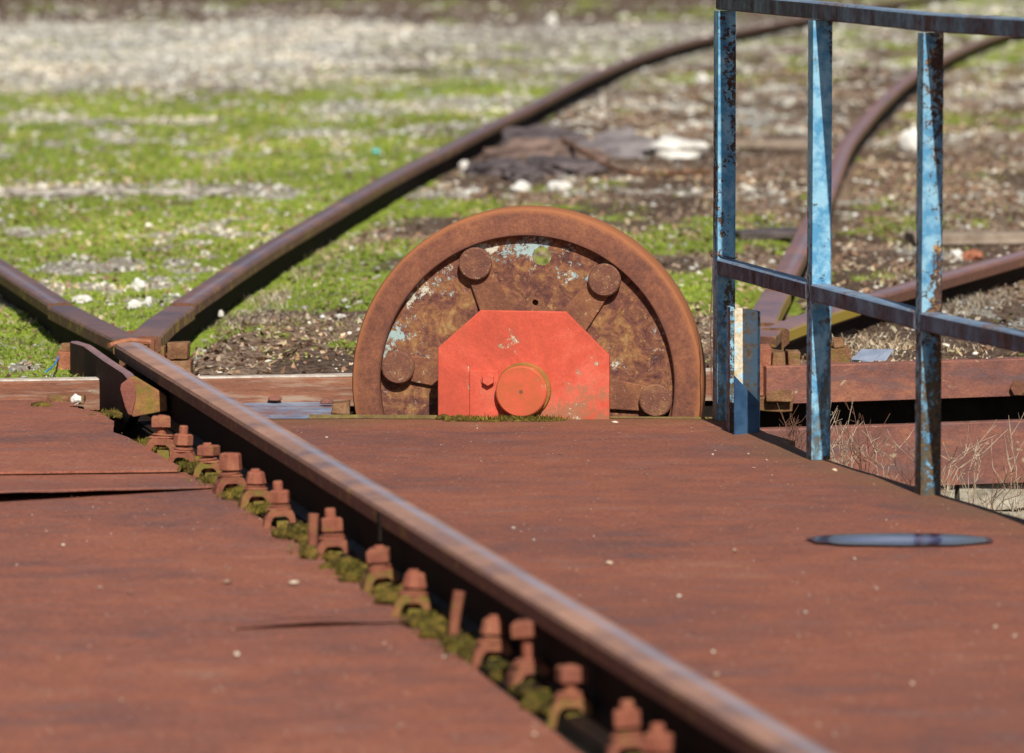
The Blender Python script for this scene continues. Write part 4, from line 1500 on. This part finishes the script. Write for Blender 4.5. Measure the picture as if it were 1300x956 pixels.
M['disc'] = disc_material()
disc = link('disc', disc_mesh(), M['disc'], wheel)
for k in range(6):
    a = R(53.3 + 60 * k)
    ca, sa = math.cos(a), math.sin(a)
    m = MB()
    def W(r, s): return (ca * r - sa * s, sa * r + ca * s)
    m.prism([W(.12, -.052), W(.375, -.034), W(.395, -.02), W(.395, .02), W(.375, .034), W(.12, .052)], .012, .0245)
    m.build('spoke', M['spoke'], wheel, bevel=.003)
    mt = Matrix.Translation((ca * .374, 0, sa * .374))
    m = MB()
    m.lathe([(.0, -.008), (.043, -.008), (.047, -.004), (.047, .0115)], 40, mt)
    m.build('pin', M['pin'], wheel)
m = MB(); m.lathe([(.0, -.05), (.075, -.05), (.11, .02), (.11, .0243)], 40)
m.build('hub', M['spoke'], wheel)
m = MB(); m.lathe([(.10, .052), (.31, .052), (.31, .064), (.10, .064)], 48, ring=True)
m.build('back_web', M['spoke'], wheel)

# red bearing housing before the wheel
hs = empty('bearing_housing', Vector((wc.x + .012, wc.y, 0)), R(-7))
tag(hs, 'bright red painted bearing housing with clipped top corners in front of the rusty wheel', 'bearing housing')
OFF = -.135
m = MB()
m.prism([(-.250, -.03), (-.250, .200), (-.128, .308), (.116, .306), (.240, .183), (.240, -.03)], OFF, OFF + .02)
m.build('face_plate', M['red'], hs, bevel=.0025)
m = MB()
m.prism([(-.13, -.03), (-.13, .14), (-.07, .2), (.07, .2), (.13, .13), (.13, -.03)], OFF + .021, -.055)
m.build('body', M['red'], hs, bevel=.003)
m = MB()
m.prism([(-.158, -.02), (-.158, .137), (-.076, .137), (-.076, .09), (-.076, -.02)], OFF - .006, OFF - .0005)
m.build('cover_strip', M['red'], hs, bevel=.0015)
cz = .080
m = MB(); m.lathe([(.0, OFF - .010), (.076, OFF - .010), (.078, OFF - .006), (.079, OFF - .0005)], 48, Matrix.Translation((-.004, 0, cz + .002)))
m.build('cap_ring', M['cap_ring'], hs)
m = MB(); m.lathe([(.005, OFF - .026), (.0055, OFF - .033), (.069, OFF - .033), (.073, OFF - .029), (.073, OFF - .0105)], 56, Matrix.Translation((-.008, 0, cz)))
cap = m.build('bearing_cap', M['red_cap'], hs)
m = MB(); m.lathe([(.0, OFF - .0336), (.0055, OFF - .0336), (.0055, OFF - .0331)], 12, Matrix.Translation((-.008, 0, cz)))
m.build('centre_mark', M['twig_dark'], cap)
for bx, bz, r, rot in ((-.104, .112, .0185, .52), (-.1, .006, .0185, .2)):
    m = MB(); m.lathe([(.0, OFF - .022), (r * .9, OFF - .022), (r, OFF - .019), (r, OFF - .009)], 6, Matrix.Translation((bx, 0, bz)), rot=rot)
    m.lathe([(.0, OFF - .009), (r * 1.2, OFF - .009), (r * 1.2, OFF - .0062)], 20, Matrix.Translation((bx, 0, bz)))
    m.build('bolt', M['red'], hs)

# little block in the corner of the wheel slot
p = P(431, 524)
m = MB(); m.box(-.022, .028, -.01, .09, -.004, .028, jit=.003)
o = m.build('timber_block', M['casting'], None, bevel=.003)
o.location = (p.x, p.y, 0)
tag(o, 'small mossy timber block lying at the left corner of the wheel slot', 'timber block')

# ------------------------------------------------------------------ handrail
hr = empty('handrail', P(1039, 582))
tag(hr, 'blue painted steel handrail with rusty top and middle bars along the right deck edge', 'handrail')
og = Vector(hr.location)
pb = [Q(919, 526, 15.55), P(1039, 583), P(1178, 628)]
hd = (pb[2] - pb[1]); hd.z = 0; hd.normalize()
pb += [pb[2] + hd * 1.05, pb[2] + hd * 2.1, pb[2] + hd * 3.2, pb[2] + hd * 4.3]
tops = [Q(919, 2, 15.55), Q(1039, 13, pb[1].y), Q(1178, 28, pb[2].y)]
mids = [Q(915, 338, 15.55), Q(1033, 370, pb[1].y), Q(1172, 407, pb[2].y)]
for q in pb[3:]:
    t = tops[2].z; tops.append(Vector((q.x, q.y, t))); mids.append(Vector((q.x, q.y, mids[2].z)))
HA = math.atan2(-(-hd.x), -hd.y)
ang = math.atan2(hd.y, hd.x) + math.pi / 2
S = .0262
for i, q in enumerate(pb):
    zt = tops[i].z - .026
    z0_ = -.03 if i == 0 else .001
    a = 0.17
    m = MB()
    for lo, hi in ((z0_, zt),):
        N = 14
        vs = []
        for k in range(N + 1):
            z = lo + (hi - lo) * k / N
            for sx_, sy_ in ((-S, -S), (S - .004, -S), (S, -S + .004), (S, S), (-S, S)):
                w = .0006 * mnoise.noise((k, sx_ * 50, i))
                vs.append((sx_ + w, sy_, z))
        fs = [(k * 5 + j, k * 5 + (j + 1) % 5, (k + 1) * 5 + (j + 1) % 5, (k + 1) * 5 + j) for k in range(N) for j in range(5)]
        fs += [tuple(range(4, -1, -1)), tuple(N * 5 + j for j in range(5))]
        m.add(vs, fs)
    o = m.build('post', M['blue_rusty' if i in (2, 4) else 'blue'], hr)
    o.location = (q.x - og.x, q.y - og.y, 0)
    o.rotation_euler = (0, 0, R(12))
    o.data.transform(Matrix.Identity(4))


def bar(a, b, name, mat, half=.0228, sag=0.0):
    m = MB()
    a, b = Vector(a) - og, Vector(b) - og
    d = (b - a).normalized()
    r = Vector((d.y, -d.x, 0)).normalized()
    if r.x < 0: r = -r
    u = r.cross(d)
    if u.z < 0: u = -u
    a, b = a + r * .006, b + r * .006
    N = 10
    prof = [(-half, -half + .004), (-half, half - .005), (-half + .005, half), (half - .005, half), (half, half - .005), (half, -half + .004), (half - .004, -half), (-half + .004, -half)]
    vs = []
    for k in range(N + 1):
        c = a.lerp(b, k / N) - Vector((0, 0, sag * math.sin(math.pi * k / N)))
        for s, h in prof: vs.append(tuple(c + r * s + u * (h + .0008 * mnoise.noise((k * 2, s * 99, 0)))))
    fs = [(k * 8 + j, k * 8 + (j + 1) % 8, (k + 1) * 8 + (j + 1) % 8, (k + 1) * 8 + j) for k in range(N) for j in range(8)]
    fs += [tuple(range(7, -1, -1)), tuple(N * 8 + j for j in range(8))]
    m.add(vs, fs)
    o = m.build(name, mat, hr)
    o.data.materials.append(M['bar_top_lit'])
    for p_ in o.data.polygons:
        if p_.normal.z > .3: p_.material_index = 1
    return o


for i in range(len(pb) - 1):
    d = (tops[i + 1] - tops[i]).normalized()
    st = tops[i] - (d * .028 if i == 0 else Vector((0, 0, 0)))
    bar(st, tops[i + 1] - d * .0006, 'top_bar', M['bar'])
    d = (mids[i + 1] - mids[i]).normalized()
    if i == 0:
        bar(mids[i] - d * .0 + Vector((0, 0, 0)) + d * .0265, mids[i + 1] - d * .0265, 'middle_bar', M['bar'])
    else:
        bar(mids[i] + d * .0265, mids[i + 1] - d * .0265, 'middle_bar', M['bar'])
# wire wound on the first post
m = MB()
c = Vector((pb[0].x, pb[0].y, 0)) - og
pts = []
for k in range(15):
    t = k / 14
    pts.append((c.x - .034 - .006 * math.sin(t * 3) + .002 * random.random(), c.y - .033, mids[0].z + .02 - .40 * t))
m.tube(pts, .0016, 5)
loop = []
for k in range(17):
    t = 2 * math.pi * k / 16
    loop.append((c.x + .037 * math.cos(t), c.y + .037 * math.sin(t), mids[0].z + .030 + .006 * math.sin(t * 2)))
m.tube(loop, .0018, 5)
m.build('wire', M['twig_dark'], hr)

# support plate of the first post
p = P(912, 531)
m = MB(); m.box(-.05, .06, -.02, .12, -.045, -.030, jit=.001)
o = m.build('foot_plate', M['casting'], None, bevel=.002)
o.parent = hr
o.location = (pb[0].x - og.x, pb[0].y - og.y, 0)

# stub channel beside the first post
sb = empty('channel_stub', P(946, 548), R(8))
tag(sb, 'short upright channel stub with chipped white and pale blue paint beside the first handrail post', 'steel stub')
m = MB()
m.prism([(-.032, -.06), (-.032, .338), (-.026, .345), (.030, .336), (.034, .330), (.034, -.06)], -.004, .004)
m.build('web', M['bluewhite'], sb, bevel=.001)
m = MB(); m.box(-.044, -.0325, -.004, .05, -.06, .346)
m.build('flange', M['blue'], sb, bevel=.001)
m = MB(); m.box(.0345, .041, -.004, .05, -.06, .333)
m.build('flange', M['blue'], sb, bevel=.001)
# added dark plate in the shape of the cast shadow on the stub
m = MB()
vs = [(-.049, -.10, -.05), (.034, -.030, -.05), (.034, -.030, .085), (-.049, -.10, .165), (-.049, -.093, -.05), (.034, -.023, -.05), (.034, -.023, .085), (-.049, -.093, .165)]
m.add(vs, [(0, 1, 2, 3), (4, 7, 6, 5), (0, 4, 5, 1), (1, 5, 6, 2), (2, 6, 7, 3), (3, 7, 4, 0)])
M['stub_shadow'] = paint_mat('stub shadow blue', (0.03, 0.07, 0.14), (0.05, 0.11, 0.2), (0.06, 0.04, 0.04), (0.1, 0.06, 0.05), .55, 18)
m.build('shadow_plate', M['stub_shadow'], sb)
# wooden offcut behind the stub
p = P(975, 556)
m = MB()
m.box(-.03, .075, -.05, .26, -.03, -.008, Matrix.Rotation(R(14), 4, 'Z'), jit=.004)
o = m.build('timber_offcut', M['casting'], None, bevel=.004)
o.location = (p.x - .01, p.y, 0)
tag(o, 'mossy flat timber offcut sticking out beyond the pale stub at the deck edge', 'timber offcut')

# ------------------------------------------------------------------ puddle
def puddle():
    c = P(1143, 687)
    m = MB()
    n = 72
    vs, fs = [(0, 0, 0)], []
    for i in range(n):
        a = 2 * math.pi * i / n
        k = 1 + .05 * mnoise.noise((math.cos(a) * 2, math.sin(a) * 2, 4)) + .04 * mnoise.noise((math.cos(a) * 7, math.sin(a) * 7, 2))
        vs.append((.198 * k * math.copysign(abs(math.cos(a)) ** .85, math.cos(a)), .118 * k * math.copysign(abs(math.sin(a)) ** .85, math.sin(a)), 0))
        fs.append((0, 1 + i, 1 + (i + 1) % n))
    m.add(vs, fs)
    t = NT('puddle water')
    v = t.coord()
    sx = t.n('ShaderNodeSeparateXYZ'); t.L(v, sx.inputs[0])
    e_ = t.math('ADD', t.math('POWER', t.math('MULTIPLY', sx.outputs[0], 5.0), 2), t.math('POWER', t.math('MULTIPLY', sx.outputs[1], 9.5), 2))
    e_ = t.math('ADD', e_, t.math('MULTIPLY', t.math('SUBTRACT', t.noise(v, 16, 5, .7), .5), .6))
    c_ = t.ramp(e_, [(.03, (0.19, 0.19, 0.33)), (.30, (0.09, 0.09, 0.2)), (.65, (0.045, 0.035, 0.085)), (.95, (0.045, 0.022, 0.03))])  # bluish lighter centre paints the sky reflection into the water colour
    t.done(c_, .14, t.bump(t.noise(v, 7, 3, .5), .35, .01), .3)
    t.b.inputs['IOR'].default_value = 1.33
    o = m.build('puddle', t.m)
    o.location = (c.x, c.y, .0042)
    tag(o, kind='structure')
    # wet rim
    m = MB()
    vs, fs = [], []
    for i in range(n):
        a = 2 * math.pi * i / n
        k = 1 + .05 * mnoise.noise((math.cos(a) * 2, math.sin(a) * 2, 4)) + .04 * mnoise.noise((math.cos(a) * 7, math.sin(a) * 7, 2))
        k2 = 1.05 + .05 * mnoise.noise((math.cos(a) * 3, math.sin(a) * 3, 9))
        ca_, sa_ = math.copysign(abs(math.cos(a)) ** .85, math.cos(a)), math.copysign(abs(math.sin(a)) ** .85, math.sin(a))
        vs += [(.185 * k * ca_, .105 * k * sa_, 0), (.200 * k * k2 * ca_, .122 * k * k2 * sa_, 0)]
    for i in range(n):
        j = (i + 1) % n
        fs.append((2 * i, 2 * i + 1, 2 * j + 1, 2 * j))
    m.add(vs, fs)
    w = plain('wet rust', (0.07, 0.025, 0.022), (0.1, 0.035, 0.025), 20, rough=.35, bump=.2, dist=.002)
    o = m.build('wet_patch', w)
    o.location = (c.x, c.y, .0040)
    tag(o, kind='structure')


puddle()


# ------------------------------------------------------------------ flakes on the deck
def flakes():
    n = 900
    xs, ys, rs = [], [], []
    while len(xs) < n:
        px, py = random.uniform(-60, 1290), random.uniform(540, 950)
        q = P(px, py)
        if px > 905 and py < 535 + (px - 905) * .36: continue
        xs.append(q.x); ys.append(q.y); rs.append(random.uniform(.0006, .002) if random.random() < .96 else random.uniform(.003, .005))
    for px, py, r in ((373, 741, .011), (287, 740, .008), (773, 716, .007), (932, 700, .006), (905, 829, .004), (862, 758, .004), (950, 577, .004), (973, 585, .004), (985, 588, .003), (908, 573, .003), (905, 578, .0035),
                      (1060, 598, .006), (781, 537, .008), (300, 832, .005), (22, 566, .003), (330, 660, .003), (910, 858, .007), (165, 753, .004)):
        q = P(px, py)
        xs.append(q.x); ys.append(q.y); rs.append(r)
    x, y, r = np.array(xs), np.array(ys), np.array(rs)
    rocks('paint_flakes', x, y, r, M['flakes'] if 'flakes' in M else island_mat('flakes island', [(0, (0.28, 0.14, 0.10)), (.6, (0.5, 0.4, 0.32)), (1, (0.75, 0.7, 0.6))]),
          'small pale chips and grit scattered over the rusty deck', z=np.full(len(x), .002), sink=.1)


flakes()

# ------------------------------------------------------------------ stones and debris that can be told apart
def stone(px, py, w, h, label, mat='whitestone', z=.055, d=1.0, name='stone', cat='stone'):
    p = P(px, py, z)
    s = F_PX / p.y
    m = MB()
    m.blob((0, 0, 0), w / s / 2, w / s / 2 * d, h / s / 2 * 1.3, 3, .28, 1.6, random.uniform(-.5, .5))
    me = m.mesh(name)
    o = link(name, me, M[mat])
    o.location = (p.x, p.y, z + h / s * .25)
    tag(o, label, cat)
    return o


stone(175, 368, 17, 16, 'pointed white stone on the grass in the fork between the two left rails')
stone(104, 383, 26, 9, 'flat white stone lying against the left rail')
stone(170, 391, 20, 10, 'rounded white stone beside the joint of the curved left rail')
stone(188, 387, 12, 9, 'small white stone touching the curved rail next to the rounded one')
stone(860, 197, 76, 24, 'long cream white stone slab behind the first handrail post', d=.8)
stone(97, 510, 13, 10, 'small white stone on the moss beside the guard plate', z=.03, d=.7)
stone(280, 400, 9, 7, 'tiny white stone on the soil just right of the curved rail')
stone(432, 403, 13, 5, 'flat white stone on the grass left of the wheel')
stone(892, 105, 14, 13, 'round white stone far back, left of the first post', d=.9)
stone(590, 215, 14, 13, 'white stone at the left end of the dark slab heap')
stone(662, 243, 26, 14, 'white stone in front of the dark slab heap, above the wheel')
stone(710, 241, 30, 12, 'broad white stone above the wheel, right of centre')
stone(1215, 328, 14, 13, 'white stone beside a brick fragment behind the third post')
stone(1236, 328, 26, 12, 'orange brick fragment on the ground behind the third post', 'bright', name='brick_fragment', cat='brick fragment')
stone(1160, 190, 34, 30, 'pale stone just left of the third post, behind the curved rail', d=.8)
stone(700, 30, 14, 12, 'pale stone on the far track at the top of the view')

# dark slabs
slabs = [(630, 213, 70, 20, 'dark slab at the left end of the heap beside the curved rail'), (690, 178, 95, 22, 'long dark slab on top of the heap, nearest the rail'),
         (672, 196, 110, 20, 'broad brown slab in the middle of the heap'), (712, 214, 88, 20, 'dark slab at the front of the heap'),
         (738, 198, 60, 24, 'tilted dark slab in the middle right of the heap'), (786, 188, 84, 22, 'smooth grey slab at the right of the heap, pointing at the white stone'),
         (664, 224, 52, 14, 'small dark slab at the near edge of the heap')]
for i, (px, py, w, h, lab) in enumerate(slabs):
    p = P(px, py + h * .3, .06)
    s = F_PX / p.y
    L, D, T = w / s, .16 + .06 * (i % 3), .035
    m = MB()
    m.blob((0, 0, .02), L / 2, D, T * 1.5, 4, .34, 2.6, random.uniform(-.3, .3))
    m.v = [(x, y, max(-.03, min(z, .02 + T * (.9 + .25 * mnoise.noise((x * 9, y * 9, i)))))) for x, y, z in m.v]
    o = m.build('dark_slab', M[('slate', 'slate', 'slab_brown', 'slate', 'slab_brown', 'slab_grey', 'slate')[i]], None)
    o.location = (p.x, p.y, .06 + .02 * (i % 2))
    o.rotation_euler = (R(7 + 3 * (i % 3)), R((-6, 3, -2, 4, 7, -3, 2)[i]), random.uniform(-.3, .3))
    tag(o, lab, 'slab', 'dark slabs in the heap')
# iron rod over the heap
m = MB()
q = [P(x, y, z) for x, y, z in ((712, 176, .16), (738, 192, .14), (770, 211, .09), (800, 220, .08), (850, 221, .075), (900, 219, .07))]
m.tube([v - Vector((q[0].x, q[0].y, 0)) for v in q], .014, 8)
o = m.build('bent_rod', M['rail_side'])
o.location = (q[0].x, q[0].y, 0)
tag(o, 'rusty bent rod lying across the dark slab heap towards the right', 'rod')
# broken concrete strip on the left grass
p = P(90, 245, .06)
cs = empty('concrete_strip', (p.x, p.y, .055))
tag(cs, 'low broken pale concrete strip lying in the grass at the left', 'concrete strip')
xx = -.62
for k in range(6):
    w = random.uniform(.14, .3)
    m = MB()
    m.blob((xx + w / 2, random.uniform(-.09, .09), 0), w * .55, .06, .02, 3, .5, 3.2)
    m.build('fragment', M['pale_conc'], cs)
    xx += w + random.uniform(-.01, .03)
# dark board behind the first post on the ground and a pale plank
p = P(1215, 307, .06)
m = MB(); m.box(-.3, .6, -.12, .12, .0, .03, Matrix.Rotation(R(5), 4, 'Z'), jit=.02)
o = link('grey_plank', m.mesh('grey_plank'), M['wood'], None, bevel=.006)
o.location = (p.x + .1, p.y, .055)
tag(o, 'weathered grey plank on the ground right of the third post', 'plank')
p = P(960, 186, .06)
m = MB(); m.box(-.3, .45, -.12, .12, .0, .04, jit=.02)
o = link('grey_plank', m.mesh('grey_plank'), M['wood'], None, bevel=.006)
o.location = (p.x, p.y, .055)
tag(o, 'pale grey plank lying between the first and second posts', 'plank')
p = P(985, 300, .06)
m = MB(); m.box(-.2, .16, -.12, .12, .0, .03, Matrix.Rotation(R(20), 4, 'Z'), jit=.02)
o = link('dark_board', m.mesh('dark_board'), M['slate'], None, bevel=.006)
o.location = (p.x - .02, p.y, .055)
tag(o, 'dark flat board on the leaves between the first and second posts', 'board')
# teal litter, blue cord, grey plastic scrap
p = P(477, 196, .07)
m = MB().blob((0, 0, 0), .02, .02, .016, 2, .4)
o = m.build('plastic_scrap', M['plastic_teal']); o.location = (p.x, p.y, .085)
tag(o, 'tiny teal plastic scrap on the green grass left of the curved rail', 'plastic scrap')
q = [P(a, b, .085) for a, b in ((76, 448), (73, 456), (70, 462), (64, 468), (58, 472))]
m = MB(); m.tube([v - q[0] for v in q], .0028, 6)
o = m.build('blue_cord', M['plastic_blue']); o.location = q[0]
tag(o, 'short bright blue cord curling over the grass behind the kerb', 'cord')
p = P(1098, 459, .07)
m = MB()
for k in range(3):
    m.box(-.03, .04, -.02 - .03 * k, .03, .004 * k, .004 * k + .003, Matrix.Rotation(R(25 + 18 * k), 4, 'Z') @ Matrix.Rotation(R(-20), 4, 'Y'), jit=.005)
o = m.build('plastic_strip', plain('grey plastic', (0.2, 0.24, 0.32), (0.3, 0.34, 0.42), 10, rough=.4, bump=.1)); o.location = (p.x, p.y, .08)
tag(o, 'crumpled blue grey strip of plastic on the straw above the upper beam', 'plastic strip')
# moss block near guard
p = P(112, 516)
m = MB(); m.box(-.06, .05, -.02, .06, .009, .032, jit=.003)
o = m.build('timber_block', M['casting'], None, bevel=.004)
o.location = (p.x - .06, p.y, 0)
tag(o, 'small mossy timber block against the kerb left of the guard plate', 'timber block')
p = P(52, 521)
m = MB().blob((0, 0, 0), .03, .03, .014, 2, .25)
o = m.build('moss_clump', M['moss'], None, smooth=True)
o.location = (p.x, p.y, .012)
tag(o, 'low round moss clump on the deck near the left edge', 'moss clump')
# steel flake lifted at the front left
p = P(285, 856)
m = MB()
vs, fs = [], []
for i in range(13):
    t = i / 12
    for dy, k in ((-.02, 1), (.06, .0)):
        vs.append(((t - .5) * .13, dy, .001 + .010 * math.sin(math.pi * t) ** 1.5 * k))
for i in range(12): fs.append((2 * i, 2 * i + 2, 2 * i + 3, 2 * i + 1))
m.add(vs, fs)
o = m.build('rust_scale', M['deck_left'])
sm = o.modifiers.new('t', 'SOLIDIFY'); sm.thickness = .002
o.location = (p.x, p.y, -.015)
tag(o, 'lifted flake of rust scale on the front left deck plate', 'rust scale')


# ------------------------------------------------------------------ dead weeds in the pit
def weed(px, py, h, n, mat, label, spread=.16, seed=1, Y=None):
    rnd = random.Random(seed)
    b = P(px, py, -.3) if Y is None else Q(px, py, Y)
    root = Vector((b.x, b.y, -.6))
    m = MB()
    for s in range(n):
        a = rnd.uniform(0, 6.28)
        top = Vector((rnd.uniform(-1, 1) * spread, rnd.uniform(-.5, .5) * spread, (b.z + .6) + h * rnd.uniform(.6, 1.0)))
        lowm = Vector((rnd.uniform(-.02, .02), rnd.uniform(-.02, .02), b.z + .6 - .02))
        mid_ = lowm.lerp(top, .5) + Vector((rnd.uniform(-.03, .03), 0, rnd.uniform(0, .03)))
        path = catmull([Vector((rnd.uniform(-.015, .015), 0, 0)), lowm, mid_, top], .05)
        rr = [max(.0007, .0024 * (1 - .75 * i / len(path))) for i in range(len(path))]
        m.tube(path, rr, 5)
        for k in range(rnd.randint(3, 6)):
            i = rnd.randint(len(path) // 3, len(path) - 2)
            st = path[i]
            dr = Vector((rnd.uniform(-1, 1), rnd.uniform(-.6, .6), rnd.uniform(.4, 1.3))).normalized() * rnd.uniform(.03, .09)
            m.tube([st, st + dr * .6, st + dr + Vector((0, 0, .01))], [.0013, .001, .0006], 4)
            if rnd.random() < .5:
                st2 = st + dr * .6
                d2 = Vector((rnd.uniform(-1, 1), rnd.uniform(-.6, .6), rnd.uniform(.2, 1))).normalized() * .03
                m.tube([st2, st2 + d2], [.0011, .0006], 4)
    o = m.build('dead_weed', M[mat])
    o.location = root
    tag(o, label, 'dead weed', 'dead weeds in the pit')


weed(1060, 600, .22, 7, 'twig', 'pale branching dead weed between the second and third posts, the left one', .07, 3, 15.6)
weed(1100, 610, .24, 6, 'twig_dark', 'tall dark seeded dead weed between the second and third posts', .09, 4, 15.5)
weed(1115, 610, .12, 4, 'twig', 'short pale forked twig standing before the lower beam, left of the third post', .03, 5, 15.4)
weed(1195, 615, .17, 7, 'twig', 'pale dead weed spreading to the right from the foot of the third post', .2, 6, 15.3)
weed(1285, 640, .30, 5, 'twig', 'tall thin pale dead weed at the right edge of the view', .08, 7, 15.2)
weed(1262, 650, .12, 4, 'twig_dark', 'low reddish dead twig over the stone wall at the right', .1, 8, 15.1)
weed(1010, 590, .16, 12, 'twig_dark', 'dense low tangle of dark twigs beyond the timber offcut', .06, 9, 15.8)
weed(1150, 625, .08, 5, 'twig_dark', 'small dark twiggy weed at the foot of the third post', .05, 10, 15.2)

weed(1075, 612, .16, 6, 'twig', 'pale low weed with bent stems just right of the second post', .06, 12, 15.7)
weed(1235, 620, .14, 5, 'twig', 'pale sparse weed midway between the third post and the right edge', .12, 13, 15.35)
